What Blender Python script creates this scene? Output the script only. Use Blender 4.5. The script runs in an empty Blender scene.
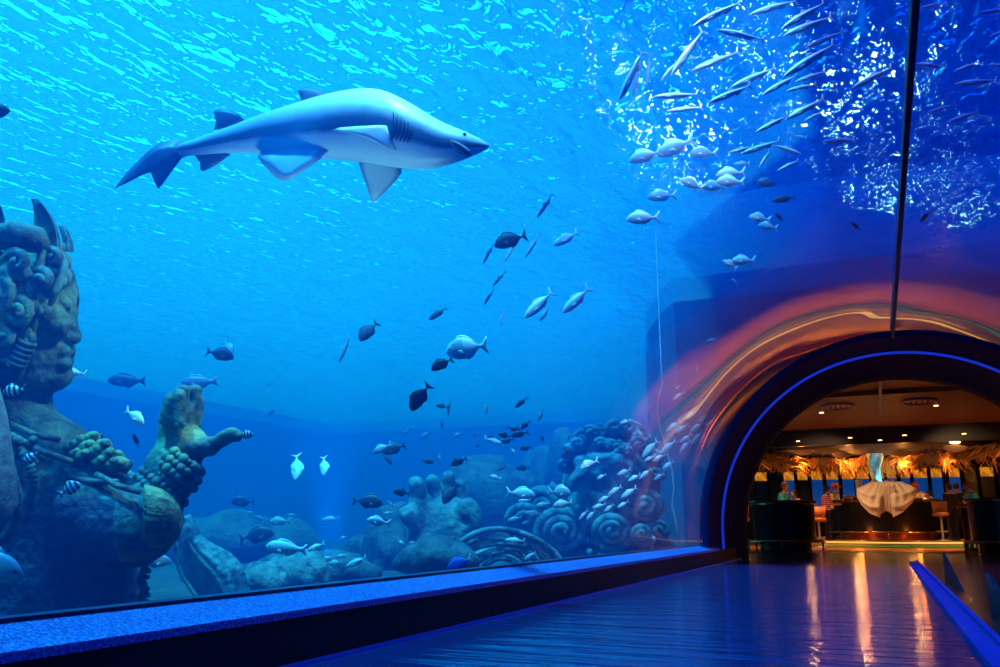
import bpy, bmesh, math, random
import numpy as np
from mathutils import Vector, Matrix, Euler, noise as mnoise
random.seed(7)
np.random.seed(7)
SC = bpy.context.scene
COL = SC.collection
PI = math.pi

# ------------------------------------------------------------------ view
SC.view_settings.view_transform = 'Standard'
SC.view_settings.look = 'None'
SC.view_settings.gamma = 1.0
SC.view_settings.use_curve_mapping = False
SC.view_settings.exposure = 0.0
SC.cycles.max_bounces = 10
SC.cycles.diffuse_bounces = 2
SC.cycles.glossy_bounces = 4
SC.cycles.transmission_bounces = 4
SC.cycles.transparent_max_bounces = 24
SC.cycles.volume_bounces = 0
SC.cycles.use_denoising = True
SC.cycles.sample_clamp_indirect = 4.0
SC.cycles.caustics_reflective = False
SC.cycles.caustics_refractive = False

# ------------------------------------------------------------------ camera
FPX, HORIZON, VPX, CAM_Z = 850.0, 525.5, 880.0, 0.6
PITCH = math.atan((HORIZON - 333.5) / FPX)
YAW = math.atan((VPX - 500.0) * math.cos(PITCH) / FPX)
CAM = Vector((0, 0, CAM_Z))
FW = Vector((-math.sin(YAW) * math.cos(PITCH), math.cos(YAW) * math.cos(PITCH), math.sin(PITCH)))
RT = Vector((math.cos(YAW), math.sin(YAW), 0))
UP = RT.cross(FW)
cam_data = bpy.data.cameras.new('camera')
cam_data.sensor_width = 36.0
cam_data.lens = FPX / 1000.0 * 36.0
cam_data.clip_start = 0.05
cam_data.clip_end = 200
cam = bpy.data.objects.new('camera', cam_data)
COL.objects.link(cam)
cam.location = CAM
cam.rotation_euler = (PI / 2 + PITCH, 0, YAW)
SC.camera = cam

def ray(px, py):
    return (FW + RT * ((px - 500.0) / FPX) + UP * ((333.5 - py) / FPX)).normalized()
def at(px, py, d):
    "the place seen at pixel (px,py) at distance d"
    return CAM + ray(px, py) * d
def at_y(px, py, Y):
    r = ray(px, py)
    return CAM + r * (Y / r.y)
def at_z(px, py, Z):
    r = ray(px, py)
    return CAM + r * ((Z - CAM_Z) / r.z)
def at_x(px, py, X):
    r = ray(px, py)
    return CAM + r * (X / r.x)

# ------------------------------------------------------------------ tagging
class Frame:
    "local frame facing the camera at pixel (px,py), depth D: x right, y away, z up, in metres"
    def __init__(s, px, py, D):
        s.px, s.py, s.D = px, py, D
        s.k = D/FPX
        s.o = CAM + (FW + RT*((px-500.0)/FPX) + UP*((333.5-py)/FPX))*D
        s.R = Matrix((RT, FW, UP)).transposed()
    def p(s, px, py, w=0.0):
        d = s.D + w*s.k      # the place that shows at (px,py), w further in
        return ((px-500.0)/FPX*d - (s.px-500.0)/FPX*s.D, w*s.k, (333.5-py)/FPX*d - (333.5-s.py)/FPX*s.D)
    def v(s, px, py, w=0.0):
        return Vector(s.p(px, py, w))
    def place(s, o):
        o.matrix_world = Matrix.Translation(s.o) @ s.R.to_4x4()
        return o

def tag(o, label=None, cat=None, group=None, kind=None):
    if label: o['label'] = label
    if cat: o['category'] = cat
    if group: o['group'] = group
    if kind: o['kind'] = kind
    return o
def link(name, me, mats=(), parent=None, smooth=True):
    o = bpy.data.objects.new(name, me)
    COL.objects.link(o)
    for m in (mats if isinstance(mats, (list, tuple)) else [mats]):
        if m: me.materials.append(m)
    if parent: o.parent = parent
    if smooth and len(me.polygons):
        me.polygons.foreach_set('use_smooth', [True] * len(me.polygons))
    return o
def empty(name, loc, rz=0.0):
    o = bpy.data.objects.new(name, None)
    o.empty_display_size = 0.1
    COL.objects.link(o)
    o.location = loc
    o.rotation_euler = (0, 0, rz)
    return o

# ------------------------------------------------------------------ mesh builder
class MB:
    def __init__(s):
        s.v, s.f = [], []
    def add(s, vs, fs):
        b = len(s.v)
        s.v += [tuple(v) for v in vs]
        s.f += [tuple(i + b for i in f) for f in fs]
        return s
    def box(s, x0, y0, z0, x1, y1, z1, M=None):
        vs = [Vector(p) for p in ((x0,y0,z0),(x1,y0,z0),(x1,y1,z0),(x0,y1,z0),(x0,y0,z1),(x1,y0,z1),(x1,y1,z1),(x0,y1,z1))]
        if M: vs = [M @ v for v in vs]
        return s.add(vs, [(0,3,2,1),(4,5,6,7),(0,1,5,4),(1,2,6,5),(2,3,7,6),(3,0,4,7)])
    def tube(s, pts, rad, n=8, cap=True, squash=None):
        pts = [Vector(p) for p in pts]
        k = len(pts)
        if not isinstance(rad, (list, tuple)): rad = [rad] * k
        rings = []
        up = Vector((0, 0, 1))
        prev = None
        for i in range(k):
            t = (pts[min(i + 1, k - 1)] - pts[max(i - 1, 0)]).normalized()
            if prev is None:
                a = up if abs(t.z) < .9 else Vector((1, 0, 0))
                u = t.cross(a).normalized()
            else:
                u = (prev - t * prev.dot(t)).normalized()
            prev = u
            w = t.cross(u)
            rings.append([pts[i] + (u * math.cos(2*PI*j/n) + w * math.sin(2*PI*j/n) * (squash or 1)) * rad[i] for j in range(n)])
        vs = [v for r in rings for v in r]
        fs = []
        for i in range(k - 1):
            for j in range(n):
                a, b = i*n + j, i*n + (j+1) % n
                fs.append((a, b, b + n, a + n))
        if cap:
            fs.append(tuple(reversed(range(n))))
            fs.append(tuple((k-1)*n + j for j in range(n)))
        return s.add(vs, fs)
    def lathe(s, prof, n=24, c=(0,0,0), a0=0.0, a1=2*PI):
        full = abs(a1 - a0 - 2*PI) < 1e-6
        m = n if full else n + 1
        vs = []
        for r, z in prof:
            for j in range(m):
                a = a0 + (a1 - a0) * j / n
                vs.append((c[0] + r*math.cos(a), c[1] + r*math.sin(a), c[2] + z))
        fs = []
        for i in range(len(prof) - 1):
            for j in range(n):
                a, b = i*m + j, i*m + (j+1) % m
                fs.append((a, b, b + m, a + m))
        return s.add(vs, fs)
    def ball(s, c, r, n=12, m=8):
        r = r if isinstance(r, (list, tuple)) else (r, r, r)
        vs = [(c[0], c[1], c[2] - r[2])]
        for i in range(1, m):
            t = -PI/2 + PI*i/m
            for j in range(n):
                a = 2*PI*j/n
                vs.append((c[0] + r[0]*math.cos(t)*math.cos(a), c[1] + r[1]*math.cos(t)*math.sin(a), c[2] + r[2]*math.sin(t)))
        vs.append((c[0], c[1], c[2] + r[2]))
        fs = [(0, 1 + (j+1) % n, 1 + j) for j in range(n)]
        for i in range(m - 2):
            for j in range(n):
                a, b = 1 + i*n + j, 1 + i*n + (j+1) % n
                fs.append((a, b, b + n, a + n))
        t = len(vs) - 1
        fs += [(t, 1 + (m-2)*n + j, 1 + (m-2)*n + (j+1) % n) for j in range(n)]
        return s.add(vs, fs)
    def mesh(s, name):
        me = bpy.data.meshes.new(name)
        me.from_pydata(s.v, [], s.f)
        me.update()
        return me
    def build(s, name, mat=None, parent=None, smooth=True, sharp=None):
        me = s.mesh(name)
        o = link(name, me, mat, parent, smooth)
        if sharp is not None:
            me.set_sharp_from_angle(angle=math.radians(sharp))
        return o

# ------------------------------------------------------------------ SDF modelling (continuous surfaces)
def smin(a, b, k):
    h = np.clip(0.5 + 0.5*(b - a)/k, 0, 1)
    return b*(1-h) + a*h - k*h*(1-h)
def smax(a, b, k):
    return -smin(-a, -b, k)
def s_sph(P, c, r):
    return np.sqrt(((P - np.array(c))**2).sum(-1)) - r
def s_ell(P, c, r, M=None):
    q = P - np.array(c)
    if M is not None: q = q @ np.array(M)
    r = np.array(r)
    k0 = np.sqrt(((q/r)**2).sum(-1))
    k1 = np.sqrt(((q/(r*r))**2).sum(-1))
    return k0*(k0 - 1)/np.maximum(k1, 1e-9)
def s_cap(P, a, b, ra, rb):
    a, b = np.array(a, float), np.array(b, float)
    ab = b - a
    t = np.clip(((P - a) @ ab)/(ab @ ab), 0, 1)
    d = np.sqrt(((P - a - t[..., None]*ab)**2).sum(-1))
    return d - (ra + (rb - ra)*t)
def s_box(P, c, h, r=0.0, M=None):
    q = P - np.array(c)
    if M is not None: q = q @ np.array(M)
    q = np.abs(q) - (np.array(h) - r)
    return np.sqrt((np.maximum(q, 0)**2).sum(-1)) + np.minimum(q.max(-1), 0) - r
def s_chain(P, pts, rads, k=0.02):
    d = None
    for i in range(len(pts) - 1):
        e = s_cap(P, pts[i], pts[i+1], rads[i], rads[i+1])
        d = e if d is None else smin(d, e, k)
    return d
def rotm(rx=0, ry=0, rz=0):
    return np.array(Euler((rx, ry, rz)).to_matrix())
def sdf_mesh(name, fn, lo, hi, res):
    "naive surface nets over fn"
    lo, hi = np.array(lo, float), np.array(hi, float)
    n = np.maximum(np.ceil((hi - lo)/res).astype(int) + 1, 3)
    ax = [lo[i] + np.arange(n[i])*res for i in range(3)]
    D = np.empty(tuple(n), np.float32)
    # evaluate only the blocks the surface can pass through
    B = 12
    hd = B*res*.87*1.35 + res
    nb = [int(math.ceil(n[i]/B)) for i in range(3)]
    cen = [lo[i] + (np.arange(nb[i]) + .5)*B*res for i in range(3)]
    CP = np.stack(np.meshgrid(*cen, indexing='ij'), -1)
    CD = fn(CP)
    D[:] = np.repeat(np.repeat(np.repeat(CD, B, 0), B, 1), B, 2)[:n[0], :n[1], :n[2]]
    act0 = np.argwhere(np.abs(CD) < hd)
    off = np.arange(B)*res
    for q0 in range(0, len(act0), 40):
        bl = act0[q0:q0+40]
        P = np.empty((len(bl), B, B, B, 3))
        for i in range(3):
            sh = [1, 1, 1]; sh[i] = B
            P[..., i] = (lo[i] + bl[:, i]*B*res)[:, None, None, None] + off.reshape([1] + sh)
        R = fn(P)
        for k_, b_ in enumerate(bl):
            s0 = b_*B; s1 = np.minimum(s0 + B, n)
            D[s0[0]:s1[0], s0[1]:s1[1], s0[2]:s1[2]] = R[k_, :s1[0]-s0[0], :s1[1]-s0[1], :s1[2]-s0[2]]
    # close at the bounds
    D[0] = np.maximum(D[0], res*.5); D[-1] = np.maximum(D[-1], res*.5)
    D[:, 0] = np.maximum(D[:, 0], res*.5); D[:, -1] = np.maximum(D[:, -1], res*.5)
    D[:, :, 0] = np.maximum(D[:, :, 0], res*.5); D[:, :, -1] = np.maximum(D[:, :, -1], res*.5)
    S = D < 0
    c = np.array(n) - 1
    acc = np.zeros(tuple(c) + (3,)); cnt = np.zeros(tuple(c))
    def corner(dx, dy, dz):
        return (slice(dx, dx + c[0]), slice(dy, dy + c[1]), slice(dz, dz + c[2]))
    corners = [(i, j, k) for i in (0, 1) for j in (0, 1) for k in (0, 1)]
    for a in corners:
        for axi in range(3):
            if a[axi]: continue
            b = list(a); b[axi] = 1
            da, db = D[corner(*a)], D[corner(*b)]
            cr = (da < 0) != (db < 0)
            t = np.where(cr, da/np.where(cr, da - db, 1), 0)
            for q in range(3):
                acc[..., q] += np.where(cr, a[q] + (t if q == axi else 0), 0)
            cnt += cr
    act = cnt > 0
    idx = -np.ones(tuple(c), np.int64)
    idx[act] = np.arange(act.sum())
    cell = np.argwhere(act)
    V = lo + (cell + acc[act]/cnt[act][:, None])*res
    F = []
    for axi in range(3):
        o1, o2 = [(1, 2), (2, 0), (0, 1)][axi]
        sl0 = [slice(None)]*3; sl1 = [slice(None)]*3
        sl0[axi] = slice(0, -1); sl1[axi] = slice(1, None)
        A, B = S[tuple(sl0)], S[tuple(sl1)]
        for flip, M in ((False, A & ~B), (True, ~A & B)):
            e = np.argwhere(M)
            ok = (e[:, o1] > 0) & (e[:, o2] > 0) & (e[:, o1] < c[o1]) & (e[:, o2] < c[o2])
            e = e[ok]
            def g(d1, d2):
                q = e.copy(); q[:, o1] -= d1; q[:, o2] -= d2
                return idx[q[:, 0], q[:, 1], q[:, 2]]
            quad = np.stack([g(1, 1), g(0, 1), g(0, 0), g(1, 0)], 1)
            F.append(quad[:, ::-1] if flip else quad)
    F = np.concatenate(F)
    F = F[(F >= 0).all(1)]
    me = bpy.data.meshes.new(name)
    me.vertices.add(len(V)); me.vertices.foreach_set('co', V.astype(np.float32).ravel())
    me.loops.add(len(F)*4); me.loops.foreach_set('vertex_index', F.astype(np.int32).ravel())
    me.polygons.add(len(F))
    me.polygons.foreach_set('loop_start', np.arange(0, len(F)*4, 4, dtype=np.int32))
    me.polygons.foreach_set('loop_total', np.full(len(F), 4, np.int32))
    me.update(calc_edges=True)
    me.validate()
    return me
def np_noise(P, sc, seed=0.0):
    "cheap smooth pseudo-noise, -1..1"
    x, y, z = P[..., 0]*sc + seed, P[..., 1]*sc + seed*1.7, P[..., 2]*sc - seed*.6
    return (np.sin(x + 1.3*np.sin(y*1.1 + .7*z)) + np.sin(y*1.2 + 1.1*np.sin(z*.9 - x*.6)) + np.sin(z*1.1 + 1.2*np.sin(x*1.2 + y*.5)))/3

# ------------------------------------------------------------------ materials
def mat(name):
    m = bpy.data.materials.new(name)
    m.use_nodes = True
    m.node_tree.nodes.clear()
    return m, m.node_tree.nodes, m.node_tree.links
def N(nodes, typ, **kw):
    n = nodes.new(typ)
    for k, v in kw.items():
        if k.startswith('i_'):
            n.inputs[k[2:].replace('_', ' ')].default_value = v
        elif k.startswith('n_'):
            n.inputs[int(k[2:])].default_value = v
        else:
            setattr(n, k, v)
    return n
def c4(c):
    return (c[0], c[1], c[2], 1.0)
def pbr(name, col, rough=.5, metal=0.0, col2=None, scale=8.0, bump=0.0, bscale=None, emit=None, estr=0.0, spec=.5, coat=0.0, stretch=None, lo=.35, hi=.65, detail=4.0):
    "principled with a second colour mottled in by noise, and noise bump"
    m, nd, lk = mat(name)
    out = N(nd, 'ShaderNodeOutputMaterial')
    p = N(nd, 'ShaderNodeBsdfPrincipled')
    p.inputs['Base Color'].default_value = c4(col)
    p.inputs['Roughness'].default_value = rough
    p.inputs['Metallic'].default_value = metal
    p.inputs['Specular IOR Level'].default_value = spec
    p.inputs['Coat Weight'].default_value = coat
    if emit:
        p.inputs['Emission Color'].default_value = c4(emit)
        p.inputs['Emission Strength'].default_value = estr
    if col2 or bump:
        tc = N(nd, 'ShaderNodeTexCoord')
        mp = N(nd, 'ShaderNodeMapping')
        if stretch: mp.inputs['Scale'].default_value = stretch
        lk.new(tc.outputs['Object'], mp.inputs['Vector'])
        nz = N(nd, 'ShaderNodeTexNoise')
        nz.inputs['Scale'].default_value = scale
        nz.inputs['Detail'].default_value = detail
        lk.new(mp.outputs[0], nz.inputs['Vector'])
        if col2:
            rp = N(nd, 'ShaderNodeValToRGB')
            rp.color_ramp.elements[0].position = lo
            rp.color_ramp.elements[0].color = c4(col)
            rp.color_ramp.elements[1].position = hi
            rp.color_ramp.elements[1].color = c4(col2)
            lk.new(nz.outputs['Fac'], rp.inputs['Fac'])
            lk.new(rp.outputs['Color'], p.inputs['Base Color'])
        if bump:
            nb = N(nd, 'ShaderNodeTexNoise')
            nb.inputs['Scale'].default_value = bscale or scale*2
            nb.inputs['Detail'].default_value = detail
            lk.new(mp.outputs[0], nb.inputs['Vector'])
            bp = N(nd, 'ShaderNodeBump')
            bp.inputs['Strength'].default_value = bump
            bp.inputs['Distance'].default_value = .05
            lk.new(nb.outputs['Fac'], bp.inputs['Height'])
            lk.new(bp.outputs['Normal'], p.inputs['Normal'])
    lk.new(p.outputs[0], out.inputs['Surface'])
    return m
# ------------------------------------------------------------------ dimensions
X0, ZC, RG = .42, .48, 2.95          # tunnel axis and glass radius
Y_END, Y_BACK = 16.7, -5.0           # arch ring, wall behind the camera
Z_WATER = 5.1
Y_TUBE = 13.6                        # where the glass ends and the dark portal begins
XB = X0 - RG - .04
TX0, TX1 = -25.0, 9.5                # tank sides
CURB_X = -2.40
Y_FAR = 36.0
WALLP = [(-3.5, Y_END+.3), (-4.0, 17.9), (-4.7, 19.6), (-5.5, 22.6), (-6.5, 28.0), (-7.6, Y_FAR)]   # curved tank wall beside the bar

# ------------------------------------------------------------------ water volume
def make_water():
    na = 40
    prof = [(TX0, -.6), (XB, -.6), (XB, ZC)]
    prof += [(X0 + (RG+.04)*math.cos(PI - PI*i/na), ZC + (RG+.04)*math.sin(PI - PI*i/na)) for i in range(1, na)]
    prof += [(X0 + RG + .04, ZC), (X0 + RG + .04, -.6), (TX1, -.6), (TX1, Z_WATER + .02), (TX0, Z_WATER + .02)]
    n = len(prof)
    y0, y1 = Y_BACK + .1, Y_END + .3
    vs = [(x, y0, z) for x, z in prof] + [(x, y1, z) for x, z in prof]
    bm = bmesh.new()
    bv = [bm.verts.new(v) for v in vs]
    for i in range(n):
        j = (i+1) % n
        bm.faces.new((bv[i], bv[j], bv[j+n], bv[i+n]))
    bm.faces.new(bv[:n]); bm.faces.new(bv[n:])
    ya, yb = Y_END + .301, Y_FAR
    q = [(TX0, ya)] + [(x, max(y, ya)) for x, y in WALLP] + [(TX0, yb)]
    lo = [bm.verts.new((x, y, -.6)) for x, y in q]
    hi = [bm.verts.new((x, y, Z_WATER + .02)) for x, y in q]
    for i in range(len(q)):
        j = (i+1) % len(q)
        bm.faces.new((lo[i], lo[j], hi[j], hi[i]))
    bm.faces.new(lo); bm.faces.new(hi)
    bmesh.ops.recalc_face_normals(bm, faces=bm.faces)
    me = bpy.data.meshes.new('tank_water')
    bm.to_mesh(me); bm.free()
    m, nd, lk = mat('sea_water')
    out = N(nd, 'ShaderNodeOutputMaterial')
    ab = N(nd, 'ShaderNodeVolumeAbsorption', i_Color=(.02, .66, .97, 1), i_Density=.10)
    sc = N(nd, 'ShaderNodeVolumeScatter', i_Color=(.0, .21, 1.0, 1), i_Density=.12, i_Anisotropy=.25)
    ad = N(nd, 'ShaderNodeAddShader')
    lk.new(ab.outputs[0], ad.inputs[0]); lk.new(sc.outputs[0], ad.inputs[1])
    lk.new(ad.outputs[0], out.inputs['Volume'])
    o = link('tank_water', me, m, smooth=False)
    return tag(o, 'clear blue sea water filling the tank around the tunnel', 'water', kind='structure')
make_water()

def make_surface():
    m, nd, lk = mat('water_surface')
    out = N(nd, 'ShaderNodeOutputMaterial')
    tc = N(nd, 'ShaderNodeTexCoord')
    def wave(scale, strength, stretch, rot, detail, dist, prev=None, distort=0.6):
        mp = N(nd, 'ShaderNodeMapping')
        mp.inputs['Scale'].default_value = stretch
        mp.inputs['Rotation'].default_value = (0, 0, rot)
        lk.new(tc.outputs['Object'], mp.inputs['Vector'])
        nz = N(nd, 'ShaderNodeTexNoise', i_Scale=scale, i_Detail=detail, i_Distortion=distort)
        lk.new(mp.outputs[0], nz.inputs['Vector'])
        b = N(nd, 'ShaderNodeBump', i_Strength=strength, i_Distance=dist)
        lk.new(nz.outputs['Fac'], b.inputs['Height'])
        if prev: lk.new(prev.outputs['Normal'], b.inputs['Normal'])
        return b
    b1 = wave(2.0, 1.0, (1, .4, 1), -.2, 2, .32)
    b2 = wave(6.0, 1.0, (1, .5, 1), .2, 2, .12, b1)
    tr = N(nd, 'ShaderNodeBsdfTransparent', i_Color=(.80, .95, 1, 1))
    gl = N(nd, 'ShaderNodeBsdfGlass', i_Color=(.8, .97, 1, 1), i_Roughness=.03, i_IOR=1.33)
    tl = N(nd, 'ShaderNodeBsdfTranslucent', i_Color=(.25, .85, 1, 1))
    for s in (gl, tl): lk.new(b2.outputs['Normal'], s.inputs['Normal'])
    m1 = N(nd, 'ShaderNodeMixShader', i_Fac=.03)
    lk.new(gl.outputs[0], m1.inputs[1]); lk.new(tl.outputs[0], m1.inputs[2])
    m2 = N(nd, 'ShaderNodeMixShader', i_Fac=.2)
    lk.new(m1.outputs[0], m2.inputs[1]); lk.new(tr.outputs[0], m2.inputs[2])
    lk.new(m2.outputs[0], out.inputs['Surface'])
    mb = MB()
    y0 = Y_BACK + .1
    mb.add([(TX0, y0, Z_WATER), (TX1, y0, Z_WATER), *[(x, y, Z_WATER) for x, y in [(TX1, Y_END+.3)] + WALLP + [(TX0, Y_FAR)]]], [tuple(range(9+1))])
    o = mb.build('water_surface', m)
    return tag(o, 'rippling water surface seen from below', 'water', kind='structure')
make_surface()

# ------------------------------------------------------------------ lights over the tank, and added fills
def sun(name, direction, col, e, ang):
    d = bpy.data.lights.new(name, 'SUN')
    d.color = col; d.energy = e; d.angle = math.radians(ang)
    o = bpy.data.objects.new(name, d)
    COL.objects.link(o)
    o.rotation_euler = Vector(direction).to_track_quat('-Z', 'Y').to_euler()
    return o
sun('hall_light', (.08, .35, -1), (.03, .40, 1.0), 60.0, 4)
sun('fill_sun', (-.55, .25, -1), (.06, .45, 1.0), 17.0, 3)  # added fill sun to brighten the curb and the statue's front
w = bpy.data.worlds.new('hall')
SC.world = w
w.use_nodes = True
wn = w.node_tree.nodes; wl = w.node_tree.links
bg = wn['Background']
wtc = N(wn, 'ShaderNodeTexCoord')
wd = N(wn, 'ShaderNodeVectorMath', operation='DOT_PRODUCT')
wd.inputs[1].default_value = (-.92, .38, 0)
wl.new(wtc.outputs['Generated'], wd.inputs[0])
wr = N(wn, 'ShaderNodeValToRGB')
wr.color_ramp.elements[0].position = .40; wr.color_ramp.elements[0].color = (.0, .03, .40, 1)
wr.color_ramp.elements[1].position = .85; wr.color_ramp.elements[1].color = (.01, .60, 1, 1)
wl.new(wd.outputs['Value'], wr.inputs['Fac'])
wl.new(wr.outputs['Color'], bg.inputs['Color'])
bg.inputs['Strength'].default_value = 4.0

def tank_lamp(px, py, zl, e, ang, size=.12):
    "underwater lamp pointing up at the surface, so its mirror image glints in the waves"
    r = ray(px, py)
    p = CAM + r*((2*Z_WATER - zl - CAM_Z)/r.z)
    q = CAM + r*((Z_WATER - CAM_Z)/r.z)
    p.z = zl
    d = bpy.data.lights.new('tank_lamp', 'SPOT')
    d.color = (.35, .8, 1); d.energy = e; d.shadow_soft_size = size
    d.spot_size = math.radians(ang); d.spot_blend = .5
    o = bpy.data.objects.new('tank_lamp', d); COL.objects.link(o)
    o.location = p
    o.rotation_euler = (q - p).to_track_quat('-Z', 'Y').to_euler()
tank_lamp(680, 125, 4.35, 48, 50)
tank_lamp(688, 172, 4.4, 12, 46)
tank_lamp(846, 100, 4.4, 42, 54)
tank_lamp(888, 190, 4.5, 15, 46)
tank_lamp(960, 205, 4.5, 9, 46)

def add_fill(px, py, D, tx, ty, tD, e, ang, col=(.25, .7, 1)):
    "added fill spot with no fixture, at one place aimed at another"
    a, b = Frame(px, py, D).o, Frame(tx, ty, tD).o
    d = bpy.data.lights.new('fill_spot', 'SPOT')
    d.color = col; d.energy = e; d.shadow_soft_size = .08
    d.spot_size = math.radians(ang); d.spot_blend = .6
    o = bpy.data.objects.new('fill_spot', d); COL.objects.link(o)
    o.location = a
    o.rotation_euler = (b - a).to_track_quat('-Z', 'Y').to_euler()
    print('SPOT', a)
add_fill(420, -75, 6.3, 400, 120, 6.6, 260, 75)  # added fills for shark, statue, fish and end wall; no lamps stand there
add_fill(330, 560, 5.9, 330, 150, 6.6, 300, 42)
add_fill(330, 90, 5.4, 90, 380, 5.4, 150, 60, (.5, .95, .8))
add_fill(660, -70, 6.4, 770, 110, 6.6, 120, 100, (.6, .9, 1))
add_fill(690, 40, 8.0, 680, 170, 7.8, 45, 90, (.7, .95, 1))
add_fill(640, 330, 9.3, 670, 450, 10.2, 90, 75, (.5, .9, 1))
add_fill(560, 400, 9.0, 600, 510, 9.6, 40, 75, (.5, .9, 1))
add_fill(600, 300, 12.0, 690, 350, 16.5, 260, 95, (.05, .42, 1))
M_floor = pbr('polished_floor', (.008, .022, .09), .13, bump=.35, bscale=3.0, stretch=(.35, 2.4, 1), spec=.8)
M_dark = pbr('black_paint', (.002, .0025, .004), .6, spec=.25)
M_tankwall = pbr('tank_wall', (.04, .08, .11), .9, col2=(.07, .12, .15), scale=1.2)
M_farwall = pbr('far_tank_wall', (.10, .17, .22), .9, col2=(.15, .24, .28), scale=.8)  # paler copy of the tank wall, with haze put into its colour
M_sand = pbr('tank_sand', (.05, .06, .06), .9, col2=(.02, .03, .03), scale=2.0, bump=.5)
def struct(name, mb, m, **k):
    o = mb.build(name, m, **k)
    o['kind'] = 'structure'
    return o
struct('floor', MB().box(CURB_X-.05, Y_BACK, -.1, 3.2, Y_END+.3, 0), M_floor, smooth=False)
struct('wall_left', MB().box(TX0-.2, Y_BACK, -.2, TX0, Y_FAR, Z_WATER+.5), M_farwall, smooth=False)
struct('wall_right', MB().box(TX1, Y_BACK, -.2, TX1+.2, Y_END+.5, Z_WATER+.5), M_tankwall, smooth=False)
struct('wall_rear', MB().box(TX0-.2, Y_BACK-.2, -.2, TX1+.2, Y_BACK, Z_WATER+.5), M_dark, smooth=False)
def arch_wall(name, y0, y1, R, m, xa=TX0-.2, xb=TX1+.2, zt=Z_WATER+.5, n=48):
    "wall across the tank with the arch opening"
    bm = bmesh.new()
    pr = [(X0 - R, -.2)] + [(X0 - R*math.cos(PI*i/n), ZC + R*math.sin(PI*i/n)) for i in range(n+1)] + [(X0 + R, -.2)]
    out = [(xa, -.2)] + [(xa + (xb-xa)*i/n, zt) for i in range(n+1)] + [(xb, -.2)]
    g = []
    for y in (y0, y1):
        g.append(([bm.verts.new((x, y, z)) for x, z in pr], [bm.verts.new((x, y, z)) for x, z in out]))
    for i in range(len(pr)-1):
        for (p, q) in g: bm.faces.new((p[i], p[i+1], q[i+1], q[i]))
        bm.faces.new((g[0][0][i], g[0][0][i+1], g[1][0][i+1], g[1][0][i]))
        bm.faces.new((g[0][1][i], g[0][1][i+1], g[1][1][i+1], g[1][1][i]))
    bmesh.ops.recalc_face_normals(bm, faces=bm.faces)
    me = bpy.data.meshes.new(name); bm.to_mesh(me); bm.free()
    o = link(name, me, m, smooth=False)
    o['kind'] = 'structure'
    return o
def slab(pts, z0, z1):
    k = len(pts)
    return MB().add([(x, y, z0) for x, y in pts] + [(x, y, z1) for x, y in pts], [tuple(reversed(range(k))), tuple(range(k, 2*k))] + [(i, (i+1) % k, k+(i+1) % k, k+i) for i in range(k)])
fp = [(TX0, Y_BACK), (XB-.02, Y_BACK), (XB-.02, Y_END+.3)] + WALLP + [(TX0, Y_FAR)]
fm = slab(fp, -.2, 0); fm.box(X0+RG+.05, Y_BACK, -.2, TX1, Y_END+.3, 0)
struct('floor_tank', fm, M_sand, smooth=False)
arch_wall('wall_front', Y_END+.3, Y_END+.6, 2.81, M_tankwall, xa=WALLP[0][0])
struct('wall_far', MB().box(TX0, Y_FAR, -.2, -7.4, Y_FAR+.2, Z_WATER+.5), M_farwall, smooth=False)
def slant():
    mb = MB()
    k = len(WALLP)
    for i in range(k-1):
        (x0, y0), (x1, y1) = WALLP[i], WALLP[i+1]
        mb.add([(x0, y0, -.2), (x1, y1, -.2), (x1, y1, Z_WATER+.5), (x0, y0, Z_WATER+.5), (x0+.3, y0+.1, -.2), (x1+.3, y1+.1, -.2), (x1+.3, y1+.1, Z_WATER+.5), (x0+.3, y0+.1, Z_WATER+.5)],
               [(0,1,2,3), (4,7,6,5), (3,2,6,7), (0,4,5,1)])
    return mb
struct('wall_bar_left', slant(), pbr('hazed_wall', (.04, .09, .13), .9, col2=(.08, .15, .2), scale=1.2), smooth=False)  # water haze put into the colour: lighter blue so the wall edge blends

# acrylic
def acrylic_mat():
    m, nd, lk = mat('acrylic')
    out = N(nd, 'ShaderNodeOutputMaterial')
    tr = N(nd, 'ShaderNodeBsdfTransparent', i_Color=(.97, .99, 1, 1))
    gl = N(nd, 'ShaderNodeBsdfGlossy', i_Roughness=.0)
    lw = N(nd, 'ShaderNodeLayerWeight', i_Blend=.5)
    pw = N(nd, 'ShaderNodeMath', operation='POWER', n_1=12.0)
    mu = N(nd, 'ShaderNodeMath', operation='MULTIPLY_ADD', n_1=11.0, n_2=.015, use_clamp=True)
    mx = N(nd, 'ShaderNodeMixShader')
    lk.new(lw.outputs['Facing'], pw.inputs[0]); lk.new(pw.outputs[0], mu.inputs[0])
    tz = N(nd, 'ShaderNodeTexCoord'); sz = N(nd, 'ShaderNodeSeparateXYZ')      # added height fade that takes the bar's reflection off the low glass
    mr = N(nd, 'ShaderNodeMapRange', i_From_Min=1.3, i_From_Max=2.3, i_To_Min=.10, i_To_Max=.92)
    ml = N(nd, 'ShaderNodeMath', operation='MULTIPLY')
    lk.new(tz.outputs['Object'], sz.inputs[0]); lk.new(sz.outputs['Z'], mr.inputs['Value'])
    lk.new(mu.outputs[0], ml.inputs[0]); lk.new(mr.outputs[0], ml.inputs[1])
    lk.new(ml.outputs[0], mx.inputs[0]); lk.new(tr.outputs[0], mx.inputs[1]); lk.new(gl.outputs[0], mx.inputs[2])
    tc = N(nd, 'ShaderNodeTexCoord')
    nz = N(nd, 'ShaderNodeTexNoise', i_Scale=.34, i_Detail=.8, i_Distortion=.15)
    bp = N(nd, 'ShaderNodeBump', i_Strength=1.0, i_Distance=.022)
    lk.new(tc.outputs['Object'], nz.inputs['Vector']); lk.new(nz.outputs['Fac'], bp.inputs['Height']); lk.new(bp.outputs[0], gl.inputs['Normal'])
    lk.new(mx.outputs[0], out.inputs['Surface'])
    return m
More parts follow.
